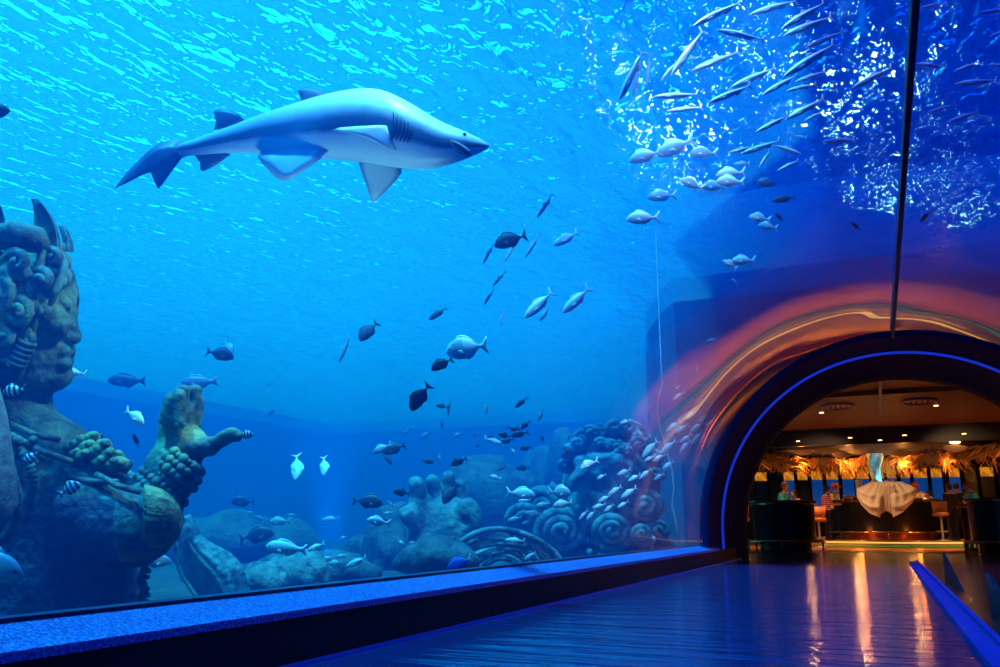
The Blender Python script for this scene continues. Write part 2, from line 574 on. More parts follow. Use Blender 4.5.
M_acr = acrylic_mat()
def acrylic(name, a0, a1, n=40):
    mb = MB()
    y0, y1 = Y_BACK + .05, Y_TUBE + .02
    vs, fs = [], []
    for R in (RG, RG - .05):
        for y in (y0, y1):
            for i in range(n+1):
                a = a0 + (a1-a0)*i/n
                vs.append((X0 + R*math.cos(a), y, ZC + R*math.sin(a)))
            if a0 < .1: vs.insert(len(vs)-n-1, (X0 + R, y, .305))
            else: vs.append((X0 - R, y, .305))
    n += 1
    m = n + 1
    for i in range(n):
        fs += [(i, i+1, m+i+1, m+i), (2*m+i, 3*m+i, 3*m+i+1, 2*m+i+1), (i, 2*m+i, 2*m+i+1, i+1), (m+i, m+i+1, 3*m+i+1, 3*m+i)]
    fs += [(0, m, 3*m, 2*m), (n, 2*m+n, 3*m+n, m+n)]
    mb.add(vs, fs)
    bm = bmesh.new()
    me = mb.mesh(name)
    bm.from_mesh(me); bmesh.ops.recalc_face_normals(bm, faces=bm.faces); bm.to_mesh(me); bm.free()
    o = link(name, me, M_acr, smooth=True)
    me.set_sharp_from_angle(angle=.6)
    o['kind'] = 'structure'
    return o
acrylic('window_1', PI/2 + .008, PI)
acrylic('window_2', 0, PI/2 - .008)

# curb with granite top
M_gran = pbr('granite_top', (.02, .07, .32), .35, col2=(.18, .40, .95), scale=90, bump=.6, bscale=120, lo=.45, hi=.7)
def curb(y0, y1, pr):
    k = len(pr)
    return MB().add([(x, y0, z) for x, z in pr] + [(x, y1, z) for x, z in pr], [tuple(range(k)), tuple(reversed(range(k, 2*k)))] + [((i+1) % k, i, k+i, k+(i+1) % k) for i in range(k)])
YC = 16.6
struct('trim_1', curb(Y_BACK, YC, [(CURB_X, 0), (CURB_X, .215), (-2.60, .27), (-2.66, .27), (-2.66, 0)]), M_dark, smooth=False)
struct('trim_4', MB().box(-2.655, Y_BACK, .27, -2.575, YC-2.2, .312), pbr('sill_frame', (.012, .02, .06), .35), smooth=False)
struct('trim_2', curb(Y_BACK, YC-2.2, [(CURB_X+.012, .205), (CURB_X+.012, .236), (-2.576, .296), (-2.60, .27)]), M_gran, smooth=False)
struct('trim_3', curb(Y_BACK, YC, [(X0+RG+.05, 0), (X0+RG+.05, .30), (X0+RG-.03, .30), (X0+RG-.25, .236), (X0+RG-.25, 0)]), M_dark, smooth=False)

struct('trim_5', MB().box(CURB_X, 1.5, 0, CURB_X+.02, YC, .014), pbr('blue_foot_light', (.02, .08, .5), .4, emit=(.005, .06, .8), estr=.06), smooth=False)

# added blue panel that dims the hall light over the tank's right half
def shade_panel_mat():
    m, nd, lk = mat('blue_shade_panel')
    out = N(nd, 'ShaderNodeOutputMaterial')
    tr = N(nd, 'ShaderNodeBsdfTransparent', i_Color=(.05, .22, .62, 1))
    df = N(nd, 'ShaderNodeBsdfDiffuse', i_Color=(.01, .04, .3, 1))
    mx = N(nd, 'ShaderNodeMixShader', i_Fac=.12)
    lk.new(tr.outputs[0], mx.inputs[1]); lk.new(df.outputs[0], mx.inputs[2]); lk.new(mx.outputs[0], out.inputs['Surface'])
    return m
struct('ceiling_shade', slab([(-.5, -4), (TX1, -4), (TX1, Y_END+.6), (-2.9, Y_END+.6), (-2.9, 12.5), (-.5, 9.0)], 7.4, 7.5), shade_panel_mat(), smooth=False)
# ------------------------------------------------------------------ giant stone merman bust on the left
def stone_mat(name, a, b, c, rough=.75, bump=.6, scale=5.0, bscale=22.0):
    m, nd, lk = mat(name)
    out = N(nd, 'ShaderNodeOutputMaterial')
    p = N(nd, 'ShaderNodeBsdfPrincipled', i_Roughness=rough)
    tc = N(nd, 'ShaderNodeTexCoord')
    n1 = N(nd, 'ShaderNodeTexNoise', i_Scale=scale, i_Detail=6, i_Roughness=.65)
    n2 = N(nd, 'ShaderNodeTexNoise', i_Scale=scale*.45, i_Detail=3)
    n3 = N(nd, 'ShaderNodeTexNoise', i_Scale=bscale, i_Detail=5)
    for n in (n1, n2, n3): lk.new(tc.outputs['Object'], n.inputs['Vector'])
    r1 = N(nd, 'ShaderNodeValToRGB')
    r1.color_ramp.elements[0].position = .38; r1.color_ramp.elements[0].color = c4(a)
    r1.color_ramp.elements[1].position = .62; r1.color_ramp.elements[1].color = c4(b)
    lk.new(n1.outputs['Fac'], r1.inputs['Fac'])
    r2 = N(nd, 'ShaderNodeValToRGB')
    r2.color_ramp.elements[0].position = .5; r2.color_ramp.elements[0].color = (0, 0, 0, 1)
    r2.color_ramp.elements[1].position = .68; r2.color_ramp.elements[1].color = (1, 1, 1, 1)
    lk.new(n2.outputs['Fac'], r2.inputs['Fac'])
    mx = N(nd, 'ShaderNodeMix', data_type='RGBA')
    mx.inputs[7].default_value = c4(c)
    lk.new(r2.outputs['Color'], mx.inputs[0]); lk.new(r1.outputs['Color'], mx.inputs[6])
    lk.new(mx.outputs[2], p.inputs['Base Color'])
    bp = N(nd, 'ShaderNodeBump', i_Strength=bump, i_Distance=.04)
    lk.new(n3.outputs['Fac'], bp.inputs['Height']); lk.new(bp.outputs[0], p.inputs['Normal'])
    lk.new(p.outputs[0], out.inputs['Surface'])
    return m
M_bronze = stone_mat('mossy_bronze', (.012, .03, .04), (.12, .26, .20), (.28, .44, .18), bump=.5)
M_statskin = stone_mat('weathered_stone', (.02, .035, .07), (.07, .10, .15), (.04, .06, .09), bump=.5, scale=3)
M_gild = stone_mat('green_gilding', (.04, .08, .06), (.20, .32, .14), (.28, .38, .15), bump=.5, scale=9)
M_pale = stone_mat('pale_stone', (.10, .14, .16), (.24, .32, .32), (.18, .22, .22), bump=.5, scale=6)

SF = Frame(100, 450, 5.5)
def statue():
    root = empty('merman_statue', (0, 0, 0))
    SF.place(root)
    tag(root, 'giant weathered stone merman bust with crown and raised hand behind the glass', 'statue')
    P, k = SF.p, SF.k
    def body(Q):
        def S(px, py, w, r): return s_sph(Q, P(px, py, w), r*k)
        def C(a, b, ra, rb): return s_cap(Q, P(*a), P(*b), ra*k, rb*k)
        def E(px, py, w, r, M=None): return s_ell(Q, P(px, py, w), [r[0]*k, r[1]*k, r[2]*k], M)
        # skull and face in profile, looking right
        d = E(8, 305, 0, (60, 50, 78))
        d = smin(d, E(40, 300, 0, (33, 40, 50)), 10*k)
        d = smin(d, E(38, 352, 0, (33, 36, 36)), 10*k)          # jaw
        d = smin(d, C((56, 379, 0), (61, 376, 0), 12, 11), 7*k)  # chin
        d = smin(d, C((30, 378, -20), (54, 380, -8), 10, 10), 8*k)
        d = smin(d, C((30, 378, 20), (54, 380, 8), 10, 10), 8*k)
        d = smin(d, C((63, 277, -20), (63, 277, 20), 8, 8), 7*k) # brow
        d = smin(d, C((67, 292, 0), (73, 334, 0), 5, 6.5), 5*k)  # nose
        d = smin(d, S(74, 338, 0, 6.5), 3*k)
        d = smin(d, S(69, 338, -6, 5), 3*k); d = smin(d, S(69, 338, 6, 5), 3*k)
        d = smin(d, E(55, 322, -22, (15, 12, 17)), 8*k); d = smin(d, E(55, 322, 22, (15, 12, 17)), 8*k)
        d = smin(d, C((64, 352, -11), (64, 352, 11), 6.5, 6.5), 3*k)
        d = smin(d, C((64, 363, -10), (64, 363, 10), 6.8, 6.8), 3*k)
        d = smax(d, -C((73, 357.5, -13), (73, 357.5, 13), 2.2, 2.2), 2*k)
        d = smax(d, -S(72, 305, -14, 8.5), 5*k); d = smax(d, -S(72, 305, 14, 8.5), 5*k)
        d = smin(d, S(63.5, 305, -15, 7.5), 2*k); d = smin(d, S(63.5, 305, 15, 7.5), 2*k)
        # neck, shoulders, chest
        d = smin(d, C((8, 365, 5), (4, 440, 5), 37, 46), 16*k)
        d = smin(d, C((28, 425, -8), (86, 468, -22), 24, 30), 18*k)
        d = smin(d, E(20, 530, 20, (80, 65, 105)), 24*k)
        d = smin(d, E(66, 555, 5, (42, 52, 62)), 18*k)
        d = smin(d, C((56, 500, -6), (60, 640, 0), 55, 56), 20*k)
        d = smin(d, C((100, 560, 10), (112, 650, 14), 34, 36), 14*k)
        # upper arm swinging towards the glass, elbow at the right
        a = C((96, 506, -26), (136, 524, -34), 44, 40)
        a = smin(a, C((134, 522, -34), (162, 518, -34), 31, 16), 12*k)
        d = smin(d, a, 7*k)
        # forearm up to the wrist
        d = smin(d, C((152, 508, -30), (172, 468, -26), 23, 24), 10*k)
        f = C((172, 470, -26), (190, 446, -24), 22, 18)
        # palm and fingers of the open hand
        f = smin(f, s_box(Q, P(178, 428, -22), [15*k, 13*k, 26*k], 9*k, rotm(0, .12, 0)), 9*k)
        f = smin(f, C((169, 450, -22), (168, 420, -24), 9, 9), 7*k)
        for w, x1, y1, x2, y2, x3, y3, x4, y4, r in ((-40, 167, 420, 171, 401, 179, 396, 180, 424, 6.8), (-27, 172, 416, 176, 397, 184, 391, 184, 412, 6.6), (-14, 179, 414, 187, 394, 195, 391, 195, 420, 6.8), (-3, 184, 418, 192, 402, 198, 400, 197, 424, 6.0)):
            f = smin(f, C((x1, y1, w), (x2, y2, w), r*1.05, r), 3*k)
            f = smin(f, C((x2, y2, w), (x3, y3, w), r, r*.95), 1.5*k)
            f = smin(f, C((x3, y3, w), (x4, y4, w - 3), r*.95, r*.75), 1.0*k)
        f = smin(f, C((190, 446, -30), (210, 446, -34), 13, 9.5), 7*k)
        f = smin(f, C((210, 446, -34), (232, 434, -38), 7.5, 6.5), 3*k)
        f = smin(f, C((232, 434, -38), (238, 435.5, -39), 6.8, 5.2), 2*k)
        d = smin(d, f, 8*k)
        d = d + np_noise(Q, 9/ (20*k), 1.0)*.6*k + np_noise(Q, 6/(40*k), 3.0)*.8*k
        # hollow under the ribs
        d = smax(d, -E(70, 590, -58, (11, 26, 24)), 9*k)
        return d
    lo = (P(-80, 640, 100)[0], -125*k, P(0, 640, 100)[2]); hi = (P(255, 205, -80)[0], 100*k, P(0, 205, 100)[2])
    me = sdf_mesh('body', body, lo, hi, 1.55*k)
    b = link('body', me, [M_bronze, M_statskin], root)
    # the bare torso and arm are plain stone, head and hand are gilded bronze
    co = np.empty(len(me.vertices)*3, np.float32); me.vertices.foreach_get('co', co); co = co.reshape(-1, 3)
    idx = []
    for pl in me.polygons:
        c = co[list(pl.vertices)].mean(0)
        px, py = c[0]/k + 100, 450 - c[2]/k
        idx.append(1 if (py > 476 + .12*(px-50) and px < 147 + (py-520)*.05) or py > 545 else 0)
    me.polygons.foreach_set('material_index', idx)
    V = SF.v
    # hair: heavy curls over the skull
    hb = MB()
    rnd = random.Random(4)
    def curl(px, py, w, R, turns, r, tilt=0.0, rise=0.0):
        pts, rr = [], []
        n = int(turns*11)
        for i in range(n+1):
            t = i/n
            a = tilt + t*turns*2*PI
            q = R*(1 - .85*t)
            pts.append(V(px + q*math.cos(a), py + q*math.sin(a), w - rise*t))
            rr.append(r*k*(1 - .45*t))
        hb.tube(pts, rr, 7)
    def wave_lock(pts, r):
        n = len(pts)
        P3 = []
        for i in range((n-1)*6 + 1):
            t = i/6; j = min(int(t), n-2); f = t - j
            p0, p1, p2, p3 = (Vector(pts[max(j-1, 0)]), Vector(pts[j]), Vector(pts[j+1]), Vector(pts[min(j+2, n-1)]))
            P3.append(.5*((2*p1) + (p2-p0)*f + (2*p0-5*p1+4*p2-p3)*f*f + (3*p1-p0-3*p2+p3)*f**3))
        m = len(P3)
        hb.tube([V(*q) for q in P3], [r*k*(1 - .55*abs(2*i/(m-1)-1)**2) for i in range(m)], 8)
    for px, py, w, R, tn, r, tl in ((40, 281, -46, 12, 1.5, 6, 3.6), (17, 262, -52, 15, 1.6, 6.5, .5), (52, 258, -30, 11, 1.4, 5.5, 2.2), (-8, 300, -56, 17, 1.6, 7, 1.0),
                                     (17, 312, -54, 14, 1.5, 6, 4.6), (37, 312, -42, 10, 1.4, 5, 5.8), (58, 282, -24, 8, 1.3, 4.5, 3.0), (2, 338, -54, 13, 1.5, 6, 2.5),
                                     (-20, 260, -50, 16, 1.5, 6.5, 5.0), (-26, 335, -52, 16, 1.5, 6.5, 0), (28, 340, -44, 9, 1.4, 4.5, 1.2), (62, 262, -10, 8, 1.3, 4.5, 4.0), (58, 270, 16, 10, 1.3, 5, 2.0), (5, 365, -50, 12, 1.5, 5.5, 4.0), (-16, 385, -52, 14, 1.5, 6, 2.0)):
        curl(px, py, w, R, tn, r, tl, 8)
    for pts, r in (([(44, 250, -36), (38, 270, -46), (30, 292, -50), (36, 316, -46), (30, 336, -46)], 5.5), ([(22, 246, -46), (6, 270, -56), (10, 296, -58), (0, 322, -58), (8, 350, -52), (0, 376, -50)], 7),
                   ([(60, 250, -16), (64, 268, -20), (56, 290, -36), (50, 306, -38)], 4.5), ([(-8, 246, -46), (-24, 280, -56), (-14, 316, -58), (-26, 350, -56), (-18, 390, -54)], 8),
                   ([(31, 326, -46), (26, 346, -46), (20, 362, -46), (16, 380, -44)], 8), ([(62, 252, 6), (66, 268, 10), (58, 290, 30)], 5)):
        wave_lock(pts, r)
    hb.build('hair', M_bronze, root)
    # banded lock by the ear
    eb = MB()
    for i in range(5):
        x, y = 28 - i*2.6, 341 + i*5.2
        eb.tube([V(x, y, -50), V(x - 1.6, y + 3.2, -50)], 8.5*k, 12)
    eb.build('earring', M_bronze, root)
    # crown: band and upright curved plates
    cb = MB()
    ring = []
    for i in range(40):
        a = 2*PI*i/40
        ring.append(V(6 + 53*math.cos(a), 243 + 5*math.cos(a), 45*math.sin(a)))
    cb.tube(ring + [ring[0]], 7*k, 8)
    cb.tube([V(52, 249, -26), V(38, 238, -40), V(14, 232, -50), V(-20, 234, -46)], [3*k, 11*k, 12*k, 9*k], 9)
    cr = cb.build('crown', M_bronze, root)
    def plate(base, tip, wid, bow, nrm):
        mb = MB()
        B, T = Vector(base), Vector(tip)
        n = 10
        side = Vector(wid)
        nr = Vector(nrm)
        vs = []
        for s_ in (0, 1):
            for i in range(n+1):
                t = i/n
                c = B.lerp(T, t) + nr*bow*math.sin(t*PI)
                hw = (1 - t)**.75*(1 + .5*t)
                for q in (-1, -.5, 0, .5, 1):
                    cup = nr*(abs(q)**2)*6
                    vs.append(V(*(c + side*q*hw + cup + nr*(3.2*(1-t) + .6)*s_)))
        fs = []
        m = (n+1)*5
        for i in range(n):
            for j in range(4):
                a = i*5 + j
                fs += [(a, a+1, a+6, a+5), (m+a+5, m+a+6, m+a+1, m+a)]
            for a in (i*5, i*5+4):
                fs.append((a, a+5, m+a+5, m+a))
        mb.add(vs, fs)
        return mb.build('crown_plate', M_bronze, cr)
    plate((38, 243, -30), (31, 199, -34), (13, 3, -7), 3, (1, 0, .45))
    plate((62, 252, 8), (58, 226, 8), (2, 0, 11), 2, (1, 0, 0))
    plate((-8, 240, -46), (-6, 194, -50), (15, 0, 3), 3, (0, 0, -1))
    plate((40, 246, 30), (35, 206, 34), (9, 0, 10), 3, (.7, 0, -.5))
    plate((-46, 246, -20), (-48, 200, -22), (4, 0, 15), 3, (-1, 0, 0))
    # collar of shells and coral on the shoulder
    sb = MB()
    for px, py, w, r in ((80, 442, -40, 9), (88, 447, -44, 9), (96, 452, -46, 10), (92, 438, -40, 8), (103, 446, -44, 9), (108, 455, -46, 9), (100, 462, -48, 9), (112, 464, -48, 8), (119, 466, -46, 8), (72, 446, -42, 8), (84, 456, -48, 9), (76, 454, -46, 7), (116, 457, -40, 8)):
        sb.ball(V(px, py, w), (r*k*1.0, r*k, r*k*.8), 9, 6)
        sb.ball(V(px + 2, py - 3, w - 4), (r*k*.6, r*k*.6, r*k*.5), 8, 5)
    sb.tube([V(112, 462, -46), V(121, 464, -46), V(130, 469, -44)], [8*k, 7.5*k, 6.5*k], 9)
    sb.build('shell_collar', M_gild, root)
    st = MB()
    for i, (a, bq) in enumerate((((52, 474, -46), (118, 482, -62)), ((10, 424, -50), (60, 440, -52)), ((10, 434, -56), (72, 462, -58)), ((96, 474, -56), (140, 492, -66)))):
        st.tube([V(*a), V((a[0]+bq[0])/2, (a[1]+bq[1])/2 + 3, (a[2]+bq[2])/2 - 4), V(*bq)], 3*k, 7)
    st.build('strap', M_bronze, root)
    # necklace beads
    nb = MB()
    for i in range(16):
        t = i/15
        nb.ball(V(12 + 22*math.sin(t*2.2), 438 + 62*t, -66 - 14*math.sin(t*PI)), 4.6*k, 8, 6)
    for i in range(14):
        nb.ball(V(rnd.uniform(14, 36), rnd.uniform(438, 466), -72 + rnd.uniform(-5, 5)), rnd.uniform(3, 5.5)*k, 7, 5)
    nb.build('necklace', M_bronze, root)
    # bracelet: knobbly cuff on the forearm
    br = MB()
    for j in range(6):
        for i in range(22):
            a = 2*PI*i/22 + j*.14
            t = j/5
            cx, cy = 158 + 26*t, 493 - 34*t
            ux, uy = .79, .61
            R = 26 - 3*t + 2*math.sin(j*2.3)
            br.ball(V(cx + ux*R*math.cos(a), cy + uy*R*math.cos(a), -28 + R*math.sin(a)), rnd.uniform(3.6, 5.6)*k, 7, 5)
    br.build('bracelet', M_bronze, root)
    # ribbed shell guard on the elbow
    eg = MB()
    n, m = 34, 9
    vs = []
    for i in range(n+1):
        a = -PI*.62 + PI*1.24*i/n
        for j in range(m+1):
            t = j/m
            rr = (1 - t**2.2)**.5 if t < 1 else 0
            rip = 1 + .07*(1 if i % 2 else -1)*(1-.6*t)
            x = 144 + 38*t
            R = (30*rr + 2)*rip
            vs.append(V(x, 517 + R*math.sin(a)*.98 + 3*t, -40 - R*math.cos(a)*1.45))
    fs = [(i*(m+1)+j, (i+1)*(m+1)+j, (i+1)*(m+1)+j+1, i*(m+1)+j+1) for i in range(n) for j in range(m)]
    eg.add(vs, fs)
    o = eg.build('elbow_guard', M_gild, root)
    md = o.modifiers.new('thick', 'SOLIDIFY'); md.thickness = 4*k; md.offset = 0
    # chain hanging below the arm
    hc = MB()
    for i in range(8):
        hc.ball(V(143 + rnd.uniform(-2, 2), 562 + i*6, -20), (4.4*k, 4.4*k, 5*k), 8, 6)
        hc.ball(V(147 + rnd.uniform(-2, 3), 565 + i*6, -22), 2.6*k, 6, 5)
    hc.build('hanging_chain', M_bronze, root)
    # smooth horn that passes the left edge
    hn = MB()
    hn.tube([V(-34, 330, -110), V(-33, 370, -118), V(-27, 420, -124), V(-21, 470, -128), V(-16, 505, -126), V(-20, 530, -118)], [14*k, 21*k, 26*k, 27*k, 26*k, 16*k], 20)
    h = hn.build('horn', M_pale, root)
    rim = MB()
    rim.tube([V(4, 440, -108), V(12, 470, -108), V(19, 495, -106), V(18, 520, -102), V(6, 540, -98), V(-14, 548, -96)], 3.5*k, 8)
    rim.build('horn_rim', M_bronze, h)
statue()
# ------------------------------------------------------------------ shark
def attr_mat(name, cols, rough=.4, spec=.5, noise=.0, nscale=20, coat=0.0):
    "colour ramp over the 'shade' vertex attribute"
    m, nd, lk = mat(name)
    out = N(nd, 'ShaderNodeOutputMaterial')
    p = N(nd, 'ShaderNodeBsdfPrincipled', i_Roughness=rough)
    p.inputs['Specular IOR Level'].default_value = spec
    p.inputs['Coat Weight'].default_value = coat
    at_ = N(nd, 'ShaderNodeAttribute', attribute_name='shade')
    rp = N(nd, 'ShaderNodeValToRGB')
    el = rp.color_ramp.elements
    while len(el) < len(cols): el.new(.5)
    for e, (t, c) in zip(el, cols):
        e.position = t; e.color = c4(c)
    src = at_.outputs['Fac']
    if noise:
        tc = N(nd, 'ShaderNodeTexCoord')
        nz = N(nd, 'ShaderNodeTexNoise', i_Scale=nscale, i_Detail=3)
        lk.new(tc.outputs['Object'], nz.inputs['Vector'])
        ma = N(nd, 'ShaderNodeMath', operation='MULTIPLY_ADD', n_1=noise, n_2=-noise/2)
        lk.new(nz.outputs['Fac'], ma.inputs[0])
        ad = N(nd, 'ShaderNodeMath', operation='ADD')
        lk.new(src, ad.inputs[0]); lk.new(ma.outputs[0], ad.inputs[1])
        src = ad.outputs[0]
    lk.new(src, rp.inputs['Fac'])
    lk.new(rp.outputs['Color'], p.inputs['Base Color'])
    lk.new(p.outputs[0], out.inputs['Surface'])
    return m
def set_shade(me, vals):
    a = me.attributes.new('shade', 'FLOAT', 'POINT')
    a.data.foreach_set('value', np.asarray(vals, np.float32))
M_shark = attr_mat('shark_skin', [(0, (.75, .80, .82)), (.40, (.55, .62, .66)), (.50, (.06, .08, .12)), (.66, (.035, .05, .08)), (.84, (.34, .40, .45)), (1, (.55, .62, .66))], .38, noise=.10, nscale=7)  # white belly; back paled to put the light from above into the skin
M_sharkfin = pbr('shark_fin_skin', (.10, .12, .16), .45, col2=(.05, .06, .09), scale=6)
M_sharkbelly = pbr('shark_fin_pale', (.55, .62, .66), .45, col2=(.42, .50, .55), scale=5)
M_gum = pbr('dark_mouth', (.01, .012, .02), .5)
M_tooth = pbr('tooth', (.8, .82, .8), .3)
M_eye = pbr('fish_eye', (.01, .01, .012), .15)

def fin_solid(mb, pts, th):
    "plump thin fin from a 3-D outline"
    pts = [Vector(p) for p in pts]
    n = len(pts)
    c = sum(pts, Vector())/n
    nr = Vector()
    for i in range(n):
        nr += (pts[i] - c).cross(pts[(i+1) % n] - c)
    nr.normalize()
    inn = [c + (p - c)*.62 for p in pts]
    vs = pts + [p + nr*th*.8 for p in inn] + [p - nr*th*.8 for p in inn] + [c + nr*th, c - nr*th]
    fs = []
    for i in range(n):
        j = (i+1) % n
        fs += [(i, j, n+j, n+i), (j, i, 2*n+i, 2*n+j), (n+i, n+j, 3*n), (2*n+j, 2*n+i, 3*n+1)]
    mb.add(vs, fs)

def shark():
    F = Frame(310, 140, 6.6)
    k = F.k
    root = empty('shark', (0, 0, 0))
    F.place(root)
    tag(root, 'large grey shark with white belly swimming right beneath the water surface', 'shark')
    prof = [(176, 143.5, 156.5, 0), (186, 142, 156.5, 0), (200, 137, 155, 0), (215, 131.5, 153.5, -2), (230, 126, 153, -3), (245, 120, 153, -4), (260, 114, 153.5, -5), (280, 107.5, 155, -6), (300, 101, 157, -7), (320, 95, 158.5, -8), (340, 90.5, 160, -9), (360, 87.5, 162, -10), (376, 88, 164.5, -11), (390, 92, 167, -13), (405, 99.5, 169, -15), (420, 108.5, 169.8, -18), (435, 118, 168.5, -21), (448, 124.5, 165.5, -24), (460, 129, 161.5, -27), (470, 133.5, 157.5, -29), (478, 137.5, 154, -31), (485, 141.5, 150.5, -33), (489.5, 145, 147.6, -34)]
    prof = [(x, t, b, w*1.4) for x, t, b, w in prof]
    n = 28
    vs, sh = [], []
    def sect(i, a):
        x, t, b, w = prof[i]
        c, h = (t+b)/2, (b-t)/2
        flat = 1.0 + .35*max(0, (x-420)/70)
        dep = h*.82*flat if x > 300 else h*(.62 + .20*(x-176)/124)
        # rolled a little so the belly turns to the viewer
        return x, c - h*math.sin(a), w + dep*math.cos(a)
    for i in range(len(prof)):
        for j in range(n):
            a = 2*PI*j/n
            x, y, w = sect(i, a)
            vs.append(F.p(x, y, w))
            # near side (w negative) colouring: roll the pattern towards the viewer
            s_ = .5 + .5*math.sin(a)
            if math.cos(a) < 0: s_ = s_*1.0 + .04
            sh.append(s_)
    fs = []
    for i in range(len(prof)-1):
        for j in range(n):
            a, b = i*n+j, i*n+(j+1) % n
            fs.append((a, a+n, b+n, b))
    fs.append(tuple(range(n))); fs.append(tuple(reversed([(len(prof)-1)*n+j for j in range(n)])))
    mb = MB().add(vs, fs)
    me = mb.mesh('body')
    set_shade(me, sh)
    body = link('body', me, M_shark, root)
    sd = body.modifiers.new('s', 'SUBSURF'); sd.levels = 1; sd.render_levels = 2
    V = F.v
    def fin(name, pts, th, m):
        b = MB(); fin_solid(b, [V(*p) for p in pts], th*k)
        o = b.build(name, m, root)
        return o
    fin('tail_fin', [(190, 143, 0), (176, 139, 0), (160, 142.5, 0), (147, 152, 0), (138, 161, 0), (126, 173, 0), (116, 186.5, 0), (115, 188.5, 0), (120, 183, 0), (125, 178.5, 0), (128, 180, 0), (140, 175.5, 0), (150, 172.5, 0), (155, 174, 0), (157.5, 181, 0), (158, 189, 0), (162, 185, 0), (173, 170, 0), (182, 158, 0), (191, 154.5, 0)], 3.0, M_sharkfin)
    fin('dorsal_fin', [(327, 97, -2), (322, 91.5, 0), (312, 88, 3), (303, 88.5, 5), (298, 90, 6), (299, 94, 5), (301, 99, 3), (300, 105, 0), (315, 103, -2)], 1.8, M_sharkfin)
    fin('second_dorsal_fin', [(244, 120, 0), (238, 113.5, 0), (228, 109.5, 2), (219, 109, 3), (213.5, 110.5, 4), (214.5, 116, 3), (216, 122, 1), (214, 130, 0), (230, 127, 0)], 1.4, M_sharkfin)
    fin('anal_fin', [(193, 152, 0), (196, 157, 0), (200, 163, 0), (200.5, 170, 0), (203, 171.5, 0), (212, 167.5, 0), (222, 161, 0), (231, 154, 0), (215, 151, 0)], 1.4, M_sharkfin)
    fin('pelvic_fin', [(262, 150, -12), (257.5, 157, -20), (264, 166, -26), (275, 177, -32), (283, 181.5, -35), (292, 179, -36), (303, 171, -36), (320, 160, -34), (329, 150, -30), (331.5, 137, -24), (312, 138, -20), (285, 142, -16)], 2.2, M_sharkbelly)
    fin('pectoral_fin', [(390, 126, -46), (380, 125, -52), (360, 126, -62), (340, 127.5, -70), (331.5, 130, -74), (338, 131, -72), (355, 134, -66), (372, 140, -58), (388, 150, -50), (399, 150, -44)], 2.4, M_sharkbelly)
    fin('pectoral_fin', [(360, 158, -6), (359, 164, -2), (363, 176, 4), (368, 190, 10), (372.5, 203, 16), (381, 196, 14), (392, 185, 10), (402, 172, 4), (400, 163, 0), (380, 156, -6)], 2.4, M_sharkbelly)
    def on_body(px, py, lift=.6):
        for i in range(len(prof)-1):
            if prof[i][0] <= px <= prof[i+1][0]:
                t = (px - prof[i][0])/(prof[i+1][0]-prof[i][0])
                tt, bb, ww = [prof[i][q]*(1-t) + prof[i+1][q]*t for q in (1, 2, 3)]
                c, h = (tt+bb)/2, (bb-tt)/2
                flat = 1.0 + .35*max(0, (px-420)/70)
                dep = h*.82*flat
                s_ = max(-1, min(1, (c-py)/h))
                return V(px, py, ww - dep*math.sqrt(1 - s_*s_) - lift)
        return V(px, py, 0)
    for i in range(5):
        x = 393.5 + i*3.9
        g = MB()
        y0, y1 = 112 + i*2.4, 140 + i*.6
        g.tube([on_body(x + 2.2*math.sin(t/8*PI) - t*.18, y0 + (y1-y0)*t/8, .35) for t in range(9)], [k*(.45 + 1.3*math.sin(PI*(t+.3)/8.6)) for t in range(9)], 8)
        g.build('gill_slit', M_gum, root)
    # open mouth on the underside of the snout
    mo = MB()
    up, dn = [], []
    m = 12
    for i in range(m+1):
        t = i/m
        cx, cy = 451 + 20*t, 142 + 13.5*t
        hw = 4.3*math.sin(PI*min(1, t*.92+.04))**.7
        up.append(on_body(cx + hw*.55, cy - hw*.85, .5)); dn.append(on_body(cx - hw*.55, cy + hw*.85, 1.0))
    vs, fs = [], []
    q = 8
    for i in range(m+1):
        t = i/m
        cx, cy = 451 + 20*t, 142 + 13.5*t
        hw = 4.3*math.sin(PI*min(1, t*.92+.04))**.7
        for j in range(q+1):
            e_ = 1 - 2*j/q
            vs.append(on_body(cx + hw*.55*e_, cy - hw*.85*e_, 1.0))
    for i in range(m):
        for j in range(q):
            a_ = i*(q+1)+j
            fs.append((a_, a_+1, a_+q+2, a_+q+1))
    mo.add(vs, fs)
    mm = mo.build('mouth', M_gum, root)
    te = MB()
    for i in range(1, 13):
        t = i/13
        j = int(t*m)
        for (A, B) in ((up[j], dn[j]), (dn[j], up[j])):
            b0 = A.lerp(B, .02) + Vector((0, -.9*k, 0)); b1 = A.lerp(B, .34) + Vector((0, -2.0*k, 0))
            te.tube([b0, b1], [.45*k, .05*k], 5)
    te.build('teeth', M_tooth, mm)
    e = MB(); e.ball(on_body(464.5, 134.5, -.3), 1.7*k, 10, 8); e.build('eye', M_eye, root)
    nb = MB(); nb.ball(on_body(474, 145, -.2), (1.3*k, .8*k, .8*k), 8, 6); nb.build('nostril', M_gum, root)
shark()
# ------------------------------------------------------------------ sunken ruins: giant stone head, stone hand, tail, boulders
M_rock = stone_mat('sea_rock', (.01, .018, .03), (.10, .15, .16), (.05, .08, .08), bump=1.0, scale=3.5, bscale=10)
M_ruin = stone_mat('carved_ruin', (.02, .05, .08), (.27, .42, .40), (.09, .17, .16), bump=.9, scale=4, bscale=15)

